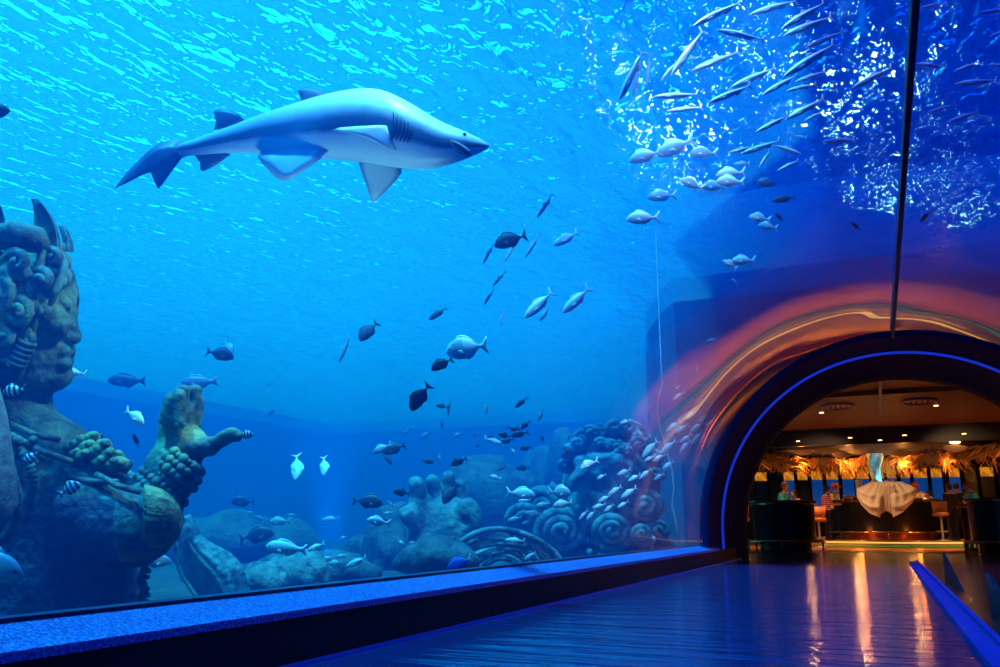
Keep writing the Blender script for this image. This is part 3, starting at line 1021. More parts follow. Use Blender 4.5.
def rock(name, loc, r, label, cat='rock', seed=0, group=None, res=None, m=None, rough=.28):
    "boulder: bulged, cracked blob standing on the sand"
    r = Vector(r)
    rm = max(r)
    def fn(Q):
        d = s_ell(Q, (0, 0, 0), tuple(r))
        for i in range(4):
            rr = random.Random(seed*11+i)
            a = rr.uniform(0, 6.28)
            d = smin(d, s_ell(Q, (r.x*.62*math.cos(a), r.y*.62*math.sin(a), r.z*rr.uniform(-.3, .35)), tuple(x*rr.uniform(.4, .6) for x in r)), rm*.12)
        return d + np_noise(Q, 3.3/rm, seed*2.1)*rm*rough*.35 + np_noise(Q, 8/rm, seed)*rm*.06
    me = sdf_mesh(name, fn, tuple(-1.5*x for x in r), tuple(1.5*x for x in r), res or rm*.07)
    o = link(name, me, m or M_rock)
    o.location = loc
    tag(o, label, cat, group)
    return o

def giant_head():
    F = Frame(610, 490, 14.0)
    k, P, V = F.k, F.p, F.v
    root = empty('face_sculpture', (0, 0, 0))
    F.place(root)
    tag(root, 'giant bearded stone head lying among curled locks left of the rope', 'statue')
    def fn(Q):
        def E(px, py, w, r): return s_ell(Q, P(px, py, w), [q*k for q in r])
        def C(a, b, ra, rb): return s_cap(Q, P(*a), P(*b), ra*k, rb*k)
        d = E(612, 478, 0, (48, 52, 52))
        d = smin(d, E(598, 500, -12, (36, 38, 34)), 12*k)
        d = smin(d, C((580, 462, -40), (616, 460, -46), 7, 8), 6*k)     # brows
        d = smin(d, C((584, 466, -44), (575, 484, -56), 5, 8), 5*k)     # nose
        d = smin(d, E(600, 476, -44, (14, 8, 10)), 5*k)                 # cheek
        d = smin(d, C((582, 494, -44), (606, 496, -46), 5.5, 5.5), 4*k) # lower lip
        d = smax(d, -C((580, 484.5, -60), (608, 482, -60), 5.5, 3.5), 4*k)
        d = smax(d, -E(604, 467, -58, (9, 6, 9)), 4*k)
        d = smin(d, E(604, 467, -48, (6, 5, 6)), 2*k)
        ear = s_ell(Q, P(628, 471, -44), [8*k, 8*k, 12*k])
        d = smin(d, ear, 3*k)
        d = smax(d, -E(627, 471, -54, (4.5, 6, 7.5)), 2*k)
        d = d + np_noise(Q, 1/(5*k), 2)*.9*k
        return d
    me = sdf_mesh('face', fn, (P(545, 0, 0)[0], -75*k, P(0, 562, 70)[2]), (P(680, 0, 70)[0], 70*k, P(0, 412, 70)[2]), 1.7*k)
    link('face', me, M_ruin, root)
    hb = MB()
    rnd = random.Random(9)
    def spiral(mb, px, py, w, R, turns, r, a0, rise=5):
        pts, rr = [], []
        n = int(turns*14)
        for i in range(n+1):
            t = i/n; a = a0 + t*turns*2*PI; q = R*(1 - .9*t)
            pts.append(V(px + q*math.cos(a), py + q*math.sin(a)*.92, w - rise*t)); rr.append(r*k*(1-.3*t))
        mb.tube(pts, rr, 8)
    for i in range(26):
        a = -2.9 + i*.115
        px, py = 612 + 47*math.cos(a), 474 + 47*math.sin(a)
        spiral(hb, px + rnd.uniform(-3, 3), py + rnd.uniform(-2, 6), -20 - rnd.uniform(0, 12), rnd.uniform(6, 9), 1.4, 3.2, rnd.uniform(0, 6))
    for i in range(14):
        spiral(hb, 590 + rnd.uniform(0, 52), 444 + rnd.uniform(0, 16), -36 - rnd.uniform(0, 8), rnd.uniform(5, 8), 1.4, 2.8, rnd.uniform(0, 6))
    hb.build('hair', M_ruin, root)
    for px, py, w, R, tn, r, a0 in ((612, 531, -52, 20, 2.6, 4.6, .5), (645, 507, -40, 18, 2.3, 4.4, 3.5), (642, 534, -54, 11, 1.9, 3.6, 1.0), (562, 531, -52, 25, 2.8, 5.4, 2.2), (585, 520, -44, 14, 2, 4.0, 4), (660, 530, -44, 10, 1.8, 3.4, 2), (543, 505, -30, 22, 2.3, 5, 5), (525, 520, -36, 20, 2.2, 4.6, 1)):
        b = MB()
        spiral(b, px, py, w, R, tn, r, a0, 9)
        b.ball(V(px, py, w + 8), (R*k*.95, 14*k, R*k*.88), 16, 10)
        b.build('beard_curl', M_ruin, root)
    cb = MB()
    for i in range(60):
        cb.ball(V(rnd.uniform(556, 655), rnd.uniform(536, 556), -50 + rnd.uniform(-6, 8)), rnd.uniform(1.8, 4)*k, 7, 5)
    cb.build('beard_beads', M_ruin, root)
    bb = sdf_mesh('base', lambda Q: smin(s_ell(Q, P(600, 556, 0), [80*k, 60*k, 34*k]), s_ell(Q, P(540, 552, 0), [50*k, 50*k, 34*k]), 10*k) + np_noise(Q, 1/(9*k), 1)*2*k, P(470, 600, -75), P(700, 505, 75), 3*k)
    link('base', bb, M_rock, root)
giant_head()

def stone_hand():
    F = Frame(430, 515, 11.0)
    k, P, V = F.k, F.p, F.v
    root = empty('stone_hand', (0, 0, 0))
    F.place(root)
    tag(root, 'giant broken stone hand with raised fingers rising from the rocks', 'statue')
    def fn(Q):
        def C(a, b, ra, rb): return s_cap(Q, P(*a), P(*b), ra*k, rb*k)
        d = s_ell(Q, P(442, 527, 0), [36*k, 22*k, 32*k])
        d = smin(d, C((426, 520, -6), (419, 505, -10), 13, 12), 5*k)
        d = smin(d, C((419, 506, -10), (417, 484.5, -12), 10.5, 8), 3*k)
        d = smin(d, C((438, 512, 0), (433, 481, 0), 10, 6.8), 4*k)
        d = smin(d, C((450, 510, 8), (447, 477, 10), 9, 6.5), 4*k)
        d = smin(d, C((459, 512, 16), (459, 486, 22), 8.5, 6), 4*k)
        d = smin(d, C((424, 530, -14), (408, 514, -22), 11, 9), 5*k)
        d = smin(d, s_ell(Q, P(468, 519, -14), [14*k, 10*k, 22*k]), 3*k)
        d = smax(d, -s_ell(Q, P(465, 522, -26), [4.5*k, 9*k, 4.5*k]), 3*k)
        d = smax(d, -s_ell(Q, P(454, 517, -27), [9*k, 6*k, 8*k]), 4*k)
        d = smin(d, C((440, 545, 0), (455, 575, 0), 34, 44), 10*k)
        return d + np_noise(Q, 1/(4.5*k), 5)*.9*k + np_noise(Q, 1/(11*k), 2)*1.2*k
    me = sdf_mesh('hand', fn, (P(380, 0, 60)[0], -60*k, P(0, 600, 60)[2]), (P(512, 0, 60)[0], 60*k, P(0, 462, 60)[2]), 1.5*k)
    link('hand', me, M_ruin, root)
    wr = MB()
    rnd = random.Random(3)
    for i in range(6):
        R = 22 + i*6.2 + (1.5 if i % 2 else 0)
        pts = [V(502 + R*1.15*math.cos(a + .05*math.sin(i*2)), 580 - R*.92*math.sin(a) + 2*math.sin(3*a + i), -36 - 12*math.sin(a) + rnd.uniform(-1, 1)) for a in [PI*.10 + PI*.92*j/22 for j in range(23)]]
        wr.tube(pts, 2.9*k, 8)
    wr.ball(V(502, 584, -10), (50*k, 30*k, 46*k), 24, 14)
    wr.build('carved_waves', M_ruin, root)
stone_hand()

M_tail = stone_mat('pale_carved_tail', (.10, .18, .20), (.50, .66, .58), (.30, .44, .36), bump=.7, scale=5, bscale=16)
def tail_statue():
    F = Frame(205, 555, 7.2)
    k, V = F.k, F.v
    root = empty('stone_tail', (0, 0, 0))
    F.place(root)
    tag(root, 'pale ribbed stone fish tail curving up behind the statue elbow', 'statue')
    L = [(176, 520), (174, 532), (175, 546), (178, 562), (184, 578), (194, 592), (206, 606)]
    R = [(190, 514), (197, 524), (202, 536), (214, 544), (230, 552), (243, 565), (250, 590)]
    n, m = 36, 24
    mb = MB()
    def ip(A, t):
        x = t*(len(A)-1); i = min(int(x), len(A)-2); f = x - i
        return A[i][0]*(1-f)+A[i+1][0]*f, A[i][1]*(1-f)+A[i+1][1]*f
    vs = []
    for i in range(n+1):
        a, b = ip(L, i/n), ip(R, i/n)
        for j in range(m+1):
            t = j/m
            rib = 2.4*abs(math.sin(t*PI*5.5))*min(1, i/8+.2)
            w = -22*math.sin(t*PI) - rib + 14
            vs.append(V(a[0]*(1-t)+b[0]*t, a[1]*(1-t)+b[1]*t, w))
        vs.append(V(a[0]*.5+b[0]*.5, a[1]*.5+b[1]*.5, 26))
    q = m + 2
    fs = []
    for i in range(n):
        for j in range(m+1):
            fs.append((i*q+j, (i+1)*q+j, (i+1)*q+j+1, i*q+j+1))
        fs.append((i*q+m+1, (i+1)*q+m+1, (i+1)*q, i*q))
    fs.append(tuple(range(q)))
    mb.add(vs, fs)
    mb.build('scales', M_tail, root)
    rb = MB(); rb.tube([V(x-1, y, -10) for x, y in L], 2.2*k, 8); rb.build('rim', M_tail, root)
tail_statue()

def sea_rock(px, py, d, r, label, seed, name='rock', m=None, group=None):
    p = at(px, py, d)
    return rock(name, (p.x, p.y, max(p.z, r[2]*.35)), r, label, 'rock', seed, group, m=m)
sea_rock(262, 584, 8.8, (.24, .24, .20), 'small knobbly boulder at the foot of the ribbed stone tail', 1, m=M_ruin)
sea_rock(298, 586, 9.5, (.36, .3, .26), 'low rounded boulder right of the ribbed stone tail', 2, m=M_ruin)
sea_rock(325, 580, 10.5, (.75, .5, .22), 'flat low rock between the two pale boulders and the stone hand', 3)
sea_rock(392, 548, 12.6, (.40, .45, .62), 'dark boulder leaning on the left side of the stone hand', 4)
sea_rock(374, 550, 13.6, (.42, .4, .34), 'small dark rock leftmost beside the stone hand', 5)
sea_rock(484, 520, 16.5, (1.0, .7, 1.35), 'dark ruined block right behind the stone hand', 6)
sea_rock(547, 487, 22.5, (.85, .8, 1.05), 'dark flat topped ruin between the stone hand and the stone head', 7)
sea_rock(566, 505, 20.0, (.42, .5, 1.75), 'narrow dark ruin close beside the stone head', 8)
sea_rock(230, 545, 16.0, (1.6, .9, .5), 'hazy wide rock far behind the ribbed stone tail', 11)
sea_rock(440, 560, 9.6, (.5, .3, .25), 'low rock in front of the stone hand by the ledge', 12)

def rope():
    pts = [(662, 384), (658.5, 398), (657.5, 412), (660, 428), (664, 440), (668, 455), (672, 470), (674, 488), (672, 505), (676, 522), (679, 545)]
    D = 13.2
    mb = MB()
    P3 = [at(x, y, D) for x, y in pts]
    up = [P3[0] + Vector((.0, 0, (Z_WATER - P3[0].z)*f)) for f in (1.0, .6, .25)]
    mb.tube(up + P3, [.006, .007, .009] + [.012]*len(P3), 7)
    o = mb.build('rope', pbr('pale_rope', (.55, .5, .42), .8))
    tag(o, 'thin pale rope hanging down in front of the arch wall', 'rope')
rope()
# ------------------------------------------------------------------ fish
def fmat(name, back, side, belly, rough=.35, spec=.6):
    return attr_mat(name, [(0, belly), (.30, belly), (.55, side), (.80, back), (1, back)], rough, spec)
FM = {
 'silver': fmat('silver_scales', (.30, .46, .54), (.80, .92, .94), (.85, .94, .95), .25, .8),
 'mackerel': fmat('mackerel_scales', (.62, .80, .88), (.20, .30, .42), (.38, .50, .58), .28, .7),  # top light painted in as pale backs over darker flanks
 'pale': fmat('pale_scales', (.78, .86, .84), (.80, .88, .86), (.82, .88, .86), .35, .6),
 'white': fmat('white_scales', (.95, .97, .92), (.92, .95, .90), (.90, .92, .88), .35, .6),
 'teal': fmat('teal_scales', (.34, .52, .54), (.50, .66, .66), (.58, .70, .70), .35, .6),
 'dark': fmat('dark_scales', (.012, .02, .035), (.014, .024, .04), (.02, .03, .05), .55, .3),
 'slate': fmat('slate_scales', (.05, .07, .11), (.07, .10, .15), (.10, .14, .18), .5, .4),
 'blue': fmat('blue_scales', (.12, .32, 1.0), (.14, .36, 1.0), (.10, .28, 1.0), .4, .5),
 'grey': fmat('grey_scales', (.22, .28, .36), (.40, .46, .52), (.52, .58, .62), .4, .5),
}
def stripe_mat():
    m, nd, lk = mat('striped_scales')
    out = N(nd, 'ShaderNodeOutputMaterial')
    p = N(nd, 'ShaderNodeBsdfPrincipled', i_Roughness=.4)
    tc = N(nd, 'ShaderNodeTexCoord')
    w = N(nd, 'ShaderNodeTexWave', i_Scale=1.55, i_Distortion=.6)
    w.inputs['Phase Offset'].default_value = 1.2
    lk.new(tc.outputs['Object'], w.inputs['Vector'])
    r = N(nd, 'ShaderNodeValToRGB')
    r.color_ramp.elements[0].position = .42; r.color_ramp.elements[0].color = (.02, .03, .06, 1)
    r.color_ramp.elements[1].position = .55; r.color_ramp.elements[1].color = (.55, .75, .75, 1)
    lk.new(w.outputs['Fac'], r.inputs['Fac']); lk.new(r.outputs['Color'], p.inputs['Base Color'])
    lk.new(p.outputs[0], out.inputs['Surface'])
    return m
FM['striped'] = stripe_mat()
FM['band'] = stripe_mat()
FM['band'].name = 'banded_scales'
for n_ in FM['band'].node_tree.nodes:
    if n_.type == 'VALTORGB':
        n_.color_ramp.elements[0].color = (.42, .66, .66, 1); n_.color_ramp.elements[1].color = (.95, .97, .9, 1)
    if n_.type == 'TEX_WAVE':
        n_.inputs['Scale'].default_value = .55; n_.inputs['Phase Offset'].default_value = 3.9

# unit fish: nose at x=+.5, tail tip at x=-.5
SHAPES = {  # (t from nose, half height, centre)  over the body only
 'slender': ([(0, .004, .0), (.05, .022, 0), (.15, .048, 0), (.3, .066, 0), (.45, .066, 0), (.6, .052, 0), (.75, .030, 0), (.86, .014, 0), (.9, .013, 0)], .80, .10),
 'jack':    ([(0, .006, .0), (.05, .05, 0), (.15, .10, .005), (.3, .135, .005), (.45, .135, 0), (.6, .10, 0), (.72, .055, 0), (.82, .022, 0), (.86, .020, 0)], .52, .16),
 'bream':   ([(0, .012, -.03), (.05, .075, -.01), (.15, .14, .01), (.3, .185, .015), (.45, .18, .012), (.6, .13, .008), (.70, .075, 0), (.78, .038, 0), (.82, .036, 0)], .46, .20),
 'round':   ([(0, .02, -.04), (.05, .11, -.02), (.15, .20, 0), (.3, .265, .01), (.45, .26, .01), (.6, .19, .005), (.70, .10, 0), (.78, .045, 0), (.82, .042, 0)], .40, .22),
 'surgeon': ([(0, .02, -.05), (.05, .09, -.02), (.15, .165, 0), (.3, .215, .01), (.45, .215, .01), (.6, .165, .005), (.72, .09, 0), (.80, .032, 0), (.83, .030, 0)], .36, .21),
 'parrot':  ([(0, .03, -.01), (.05, .085, 0), (.15, .14, .005), (.3, .165, .005), (.5, .155, 0), (.65, .115, 0), (.76, .07, 0), (.82, .055, 0), (.85, .052, 0)], .6, .15),
}
def fish_body(shape, n=14):
    prof, fat, tl = SHAPES[shape]
    P = []
    K = 22
    tt = [p[0] for p in prof]
    for i in range(K+1):
        t = tt[-1]*(1 - math.cos(PI*i/K))/2 if i < K else tt[-1]
        P.append((t, float(np.interp(t, tt, [p[1] for p in prof])), float(np.interp(t, tt, [p[2] for p in prof]))))
    vs, sh = [], []
    for t, h, c in P:
        for j in range(n):
            a = 2*PI*j/n
            vs.append((.5 - t, h*fat*math.cos(a)*(1.0 if abs(math.cos(a)) < .9 else .97), c + h*math.sin(a)))
            sh.append(.5 + .5*math.sin(a))
    m = len(P)
    fs = []
    for i in range(m-1):
        for j in range(n):
            a, b = i*n+j, i*n+(j+1) % n
            fs.append((a, a+n, b+n, b))
    fs += [tuple(range(n)), tuple(reversed([(m-1)*n+j for j in range(n)]))]
    return vs, fs, sh
def fish_fins(shape):
    prof, fat, tl = SHAPES[shape]
    xe = .5 - prof[-1][0]
    H = max(p[1] for p in prof)
    def ht(x):
        t = .5 - x
        return float(np.interp(t, [p[0] for p in prof], [p[1] for p in prof])), float(np.interp(t, [p[0] for p in prof], [p[2] for p in prof]))
    hb = prof[-1][1]
    fork = .55 if shape in ('slender', 'jack') else (.45 if shape == 'bream' else .28)
    T = max(tl, .10)
    tail = [(xe+.03, 0, hb*.8), (xe-.03, 0, hb*1.3), (-.46, 0, T*.85), (-.5, 0, T), (-.5 + .02, 0, T*.55), (-.5 + (xe+.5)*fork, 0, 0), (-.48, 0, -T*.55), (-.5, 0, -T), (-.46, 0, -T*.85), (xe-.03, 0, -hb*1.3), (xe+.03, 0, -hb*.8)]
    def edge(x0, x1, sgn, rise, n=6):
        lo, hi = [], []
        for i in range(n+1):
            x = x0 + (x1-x0)*i/n
            h, c = ht(x)
            lo.append((x, 0, c + sgn*h*.86)); hi.append((x - .02*i/n, 0, c + sgn*(h + rise*(math.sin(PI*min(1, .25 + .75*i/n)) if i else .1))))
        return lo + hi[::-1]
    if shape == 'slender':
        dors = edge(.02, -.10, 1, .05); anal = edge(-.10, -.24, -1, .04)
    elif shape == 'jack':
        dors = edge(.12, -.24, 1, .045); anal = edge(.0, -.24, -1, .04)
    else:
        dors = edge(.26, -.22, 1, .055); anal = edge(.04, -.22, -1, .05)
    x = .22 if shape != 'slender' else .26
    h, c = ht(x)
    def pec(s):
        y = s*h*fat*.9
        return [(x, y, c - h*.15), (x-.02, y + s*.015, c - h*.30), (x-.12, y + s*.05, c - h*.62), (x-.15, y + s*.055, c - h*.45), (x-.10, y + s*.035, c - h*.15)]
    xx = .41 if shape != 'slender' else .43
    h2, c2 = ht(xx)
    return tail, dors, anal, pec, (xx, h2*fat, c2 + h2*.25, max(.012, H*.10))
PROTO = {}
def proto(shape, tone, detailed):
    key = (shape, tone, detailed)
    if key in PROTO: return PROTO[key]
    vs, fs, sh = fish_body(shape, 14 if detailed else 10)
    tail, dors, anal, pec, eye = fish_fins(shape)
    m = FM[tone]
    def finmesh(name, outs, th=.008, shade=.6):
        b = MB()
        for o_ in outs: fin_solid(b, o_, th)
        me = b.mesh(name); set_shade(me, [shade]*len(b.v)); me.materials.append(m)
        me.polygons.foreach_set('use_smooth', [True]*len(me.polygons))
        return me
    body = MB().add(vs, fs)
    if detailed:
        me = body.mesh(shape + '_fish'); set_shade(me, sh); me.materials.append(m)
        me.polygons.foreach_set('use_smooth', [True]*len(me.polygons))
        eb = MB()
        for s in (-1, 1): eb.ball((eye[0], s*eye[1]*.92, eye[2]), (eye[3], eye[3]*.5, eye[3]), 10, 6)
        em = eb.mesh('eye'); em.materials.append(M_eye)
        em.polygons.foreach_set('use_smooth', [True]*len(em.polygons))
        tl = finmesh('tail_fin', [tail], .012)
        if tone == 'blue':
            tl.materials.clear(); tl.materials.append(FM['white'])
        parts = [('tail_fin', tl), ('dorsal_fin', finmesh('dorsal_fin', [dors])), ('anal_fin', finmesh('anal_fin', [anal])), ('pectoral_fin', finmesh('pectoral_fin', [pec(1)], .006, .3)), ('pectoral_fin', finmesh('pectoral_fin', [pec(-1)], .006, .3)), ('eye', em)]
    else:
        k0 = len(body.v)
        for o_, th in ((tail, .012), (dors, .008), (anal, .008), (pec(1), .006), (pec(-1), .006)): fin_solid(body, o_, th)
        sh = list(sh) + [.6]*(len(body.v) - k0)
        me = body.mesh(shape + '_fish'); set_shade(me, sh); me.materials.append(m)
        me.polygons.foreach_set('use_smooth', [True]*len(me.polygons))
        parts = []
    PROTO[key] = (me, parts)
    return PROTO[key]
NAMES = {'slender': 'slender_fish', 'jack': 'jack_fish', 'bream': 'bream_fish', 'round': 'round_fish', 'surgeon': 'surgeonfish', 'parrot': 'reef_fish'}
def fish(shape, tone, hx, hy, tx, ty, D, label, group=None, yaw=0.0, roll=0.0):
    "a fish whose nose and tail tip lie at the two places given, D metres into the view; yaw turns its nose nearer"
    L = math.hypot(hx-tx, hy-ty)
    cx, cy = (hx+tx)/2, (hy+ty)/2
    det = L >= 24
    me, parts = proto(shape, tone, det)
    for it in range(60):     # keep clear of the tunnel glass
        c_ = Frame(cx, cy, D).o
        if math.hypot(c_.x - X0, max(c_.z - ZC, 0)) > RG + .12 + L*D/FPX*.30: break
        D += .1
    if c_.z > Z_WATER - .1: print('FISH HIGH', label, c_)
    if D > 15 or (D > 10 and hy < 200): print('FISH FAR', label, D)
    F = Frame(cx, cy, D)
    ang = math.atan2(-(hy-ty), hx-tx)
    size = L*F.k/math.cos(yaw)
    o = bpy.data.objects.new(NAMES[shape], me)
    COL.objects.link(o)
    # keep the back up: flip over when heading left
    if math.cos(ang) < 0:
        R = Matrix.Rotation(-(ang - PI), 4, 'Y') @ Matrix.Rotation(PI, 4, 'Z')
        R = R @ Matrix.Rotation(yaw, 4, 'Z') @ Matrix.Rotation(roll, 4, 'X')
    else:
        R = Matrix.Rotation(-ang, 4, 'Y') @ Matrix.Rotation(-yaw, 4, 'Z') @ Matrix.Rotation(roll, 4, 'X')
    o.matrix_world = Matrix.Translation(F.o) @ F.R.to_4x4() @ R @ Matrix.Diagonal((size, size, size, 1))
    tag(o, label, 'fish', group)
    for nm, pm in parts:
        c = bpy.data.objects.new(nm, pm)
        COL.objects.link(c)
        c.parent = o
    return o
def row(phrase, group, lst, key=0):
    "a countable set: labels give each its place from the left"
    lst = sorted(lst, key=lambda a: (a[2]+a[4])/2)
    n = len(lst)
    words = ['leftmost', 'second from left', 'third from left', 'fourth from left', 'fifth from left', 'sixth from left', 'seventh from left', 'eighth from left', 'ninth from left', 'tenth from left', 'eleventh from left']
    for i, a in enumerate(lst):
        w_ = words[i]
        if n > 1 and i == n-1: w_ = 'rightmost'
        elif i > (n-1)/2 and n-1-i < len(words) and n > 4: w_ = words[n-1-i].replace('left', 'right')
        cnt = ['', 'one', 'two', 'three', 'four', 'five', 'six', 'seven', 'eight', 'nine', 'ten', 'eleven', 'twelve'][n]
        fish(*a[:6], a[6] + .3*(i % 2) + .1*(i % 3), f'{w_} of the {cnt} {phrase}', group, *(a[7:]))

S, B_, J, SU, RO, PA = 'slender', 'bream', 'jack', 'surgeon', 'round', 'parrot'
G_top = 'slender silver school under the water surface'
row('slender fish hanging nose down beside the glitter column', G_top, [
    (S,'mackerel',619,101,643,50,6.6), (S,'silver',633,97,641,55,6.8), (S,'silver',646,85,650,53,7.0)])
row('small slender fish cut by the top edge', G_top, [(S,'mackerel',622,12,627,-4,7.2), (S,'silver',651,12,659,-4,7.2)])
row('dark slender fish just above the left glitter column', G_top, [
    (S,'mackerel',671,76,704,29,6.4), (S,'mackerel',661,81,677,61,7.0), (S,'mackerel',693,26,743,1,6.2), (S,'silver',681,61,702,56,7.2), (S,'silver',691,71,740,51,6.5)])
row('white lit slender fish inside the bright glitter column', G_top, [(S,'white',653,97,699,94,6.6), (S,'white',667,111,703,107,6.7)])
row('slender fish topmost between the two glitter patches', G_top, [
    (S,'mackerel',716,30,765,40,6.2), (S,'mackerel',749,15,798,0,6.2), (S,'mackerel',781,29,826,2,6.2), (S,'mackerel',783,36,833,16,6.3), (S,'mackerel',805,48,844,31,6.6)])
row('slender fish in the file left of the second glitter', G_top, [
    (S,'mackerel',708,103,752,85,6.3), (S,'mackerel',730,88,777,67,6.4), (S,'mackerel',783,77,836,43,6.3), (S,'mackerel',762,95,799,74,6.3), (S,'mackerel',786,91,817,84,6.6), (S,'mackerel',795,82,826,71,6.8), (S,'mackerel',756,132,789,115,6.4), (S,'mackerel',785,120,825,98,6.4), (S,'mackerel',804,121,824,111,6.8)])
row('slender fish in the loose band below that file', G_top, [
    (S,'silver',728,153,754,146,6.8), (S,'mackerel',741,154,781,140,6.7), (S,'mackerel',801,154,771,144,6.9), (S,'mackerel',759,168,770,150,7.2), (S,'mackerel',777,171,799,160,6.9), (S,'mackerel',807,138,794,135,7.2), (S,'mackerel',822,142,855,139,7.0)])
row('slender fish right of the overhead seam', 'slender fish above the right panel', [
    (S,'mackerel',920,8,947,3,6.0), (S,'mackerel',914,64,947,67,6.2), (S,'mackerel',953,72,980,62,6.2), (S,'mackerel',955,84,998,80,6.2), (S,'mackerel',979,13,1012,9,6.0), (S,'mackerel',989,37,1014,28,6.0), (S,'mackerel',927,113,956,104,6.6), (S,'mackerel',948,122,979,111,6.6), (S,'mackerel',988,65,1012,66,6.1)])
fish(S,'mackerel',852,88,893,67,6.6,'slender fish crossing just left of the overhead seam beside the second glitter')
row('pale bream in the row across the glitter foot', 'pale bream under the glitter', [
    (B_,'white',629,161,662,151,7.6), (B_,'white',657,155,695,139,7.5), (B_,'silver',689,153,718,153,7.7)])
row('pale bream in the row under the glitter column', 'pale bream under the glitter', [
    (B_,'silver',680,179,704,189,7.8), (B_,'silver',701,186,727,187,7.8), (B_,'white',716,181,745,182,7.8), (B_,'white',716,175,746,172,7.9), (J,'silver',734,164,750,163,8.2), (B_,'slate',775,184,752,181,8.0)])
row('pale bream swimming alone left of the glitter tail', 'lone pale bream', [(B_,'white',626,219,660,217,7.6), (B_,'silver',647,197,677,195,7.9)])
row('small bream in the cluster well below the glitter', 'small bream cluster', [
    (B_,'silver',749,216,771,220,8.2), (B_,'silver',758,225,778,228,8.2), (J,'dark',772,201,796,197,8.2), (B_,'white',731,261,756,260,8.6), (B_,'silver',723,260,737,269,8.6)])
row('tiny dark fish scattered either side of the seam', 'tiny dark fish near the seam', [(J,'dark',775,213,784,222,8.6), (J,'dark',851,222,861,231,8.6), (J,'dark',920,222,931,211,8.4)])
# centre of the tank
fish(SU,'dark',494,245,527,235,7.5,'dark surgeonfish among slender fish below the shark snout')
row('slender fish around the dark surgeonfish below the shark', 'slender fish in mid tank', [
    (S,'slate',483,264,494,243,7.6), (S,'silver',503,263,516,243,7.4), (S,'teal',525,258,539,235,7.4), (S,'slate',537,218,553,194,7.5), (J,'silver',553,246,579,231,7.4,.5)])
row('slender fish under that surgeonfish in the bright water', 'slender fish in mid tank', [
    (S,'slate',492,287,506,271,7.8), (S,'dark',484,305,494,289,7.8), (S,'silver',500,326,504,309,7.8), (J,'slate',429,320,447,307,7.8)])
row('pale fish swimming down together right of mid tank', 'pale fish in mid tank', [(J,'white',525,318,553,291,7.4), (J,'teal',540,321,549,306,7.6), (J,'white',563,313,590,287,7.4)])
fish(SU,'dark',360,340,377,322,7.2,'dark oval surgeonfish nose down, alone left of mid tank', yaw=.5)
fish(S,'teal',339,363,350,336,7.2,'slender half dark fish hanging nose down left of the oval surgeonfish')
fish(RO,'band',446,351,488,345,6.8,'large white banded fish, brightest one in mid tank')
fish(SU,'dark',431,369,453,359,7.0,'dark surgeonfish tucked under the large white banded fish')
fish(SU,'dark',410,410,430,384,6.8,'large dark surgeonfish steeply nose down below the white banded fish')
fish(SU,'slate',436,405,448,407,8.2,'small dark oval fish right of the steep dark surgeonfish')
fish(S,'slate',448,416,450,400,8.2,'thin dark fish hanging vertically beside a small dark oval fish')
row('small dark fish spaced out above the dark cluster', 'small dark fish over bright water', [
    (J,'slate',486,414,486,402,8.6,.6), (J,'dark',515,408,528,397,8.4), (J,'slate',538,421,543,410,8.6,.5)])
row('dark fish in the tight cluster above the ruins', 'dark cluster above the ruins', [
    (SU,'dark',521,429,530,421,8.8), (B_,'slate',521,430,506,427,8.8), (SU,'dark',498,434,511,437,8.8), (SU,'slate',501,442,514,439,8.8), (B_,'dark',511,436,529,432,8.9), (SU,'slate',520,449,532,447,9.0), (J,'band',516,455,510,447,9.0)])
fish(J,'white',502,444,484,438,8.6,'pale green fish at the left end of the dark cluster')
row('tiny dark fish around the cluster above the ruins', 'tiny dark fish around the cluster', [
    (SU,'slate',488,437,494,435,9.5), (SU,'slate',541,436,544,442,9.5), (J,'slate',497,471,506,466,9.4), (SU,'slate',572,452,562,449,9.6), (J,'slate',568,440,570,434,9.8), (SU,'slate',476,447,480,444,9.8), (SU,'slate',473,436,477,434,9.8)])
fish(SU,'dark',516,468,530,468,12.5,'dark fish resting against the top of the flat ruin')
fish(B_,'teal',373,453,392,444,7.8,'pale fish overlapping a dark one above the stone hand')
fish(SU,'slate',382,452,406,445,8.0,'dark fish behind the pale one above the stone hand')
fish(J,'slate',392,465,383,454,8.2,'small slanting dark fish just under the overlapping pair')
fish(SU,'slate',434,462,421,460,9.0,'small dark fish right above the tallest stone finger')
fish(J,'teal',440,461,439,453,9.0,'tiny pale fish between two dark fish above the stone fingers')
fish(SU,'dark',451,465,467,458,8.6,'dark round backed fish above right of the stone fingers')
row('faint bluish fish far off above the stone hand', 'faint far fish', [(B_,'grey',421,439,430,431,13.0), (B_,'grey',453,438,462,432,13.0), (J,'slate',442,429,442,420,12.0), (S,'grey',402,435,414,426,13.0)])
fish(SU,'dark',393,491,410,494,8.4,'dark oval fish touching the left stone finger')
fish(SU,'slate',383,503,352,500,7.8,'larger dark fish heading right towards the stone hand')
fish(B_,'white',367,519,390,524,7.4,'pale fish with dark belly beside the stone hand', yaw=.2)
fish(J,'teal',393,507,388,500,8.2,'tiny curved pale fish left of the stone fingers')
fish(J,'teal',383,514,393,512,8.4,'tiny flat pale fish above the one with dark belly')
fish(B_,'white',299,478,294,455,7.4,'left of the two bright fish facing down the open water', 'bright facing fish', .75)
fish(B_,'white',326,474,322,457,7.6,'right of the two bright fish facing down the open water', 'bright facing fish', .75)
fish(J,'teal',321,520,340,518,9.4,'pale fish alone above the flat low rock')
row('faint pale fish over the hazy far rock', 'faint far fish low down', [(B_,'teal',269,522,291,521,10.5), (J,'teal',287,515,297,515,11.5), (J,'teal',246,513,254,512,11.5), (J,'grey',254,516,267,521,11.5)])
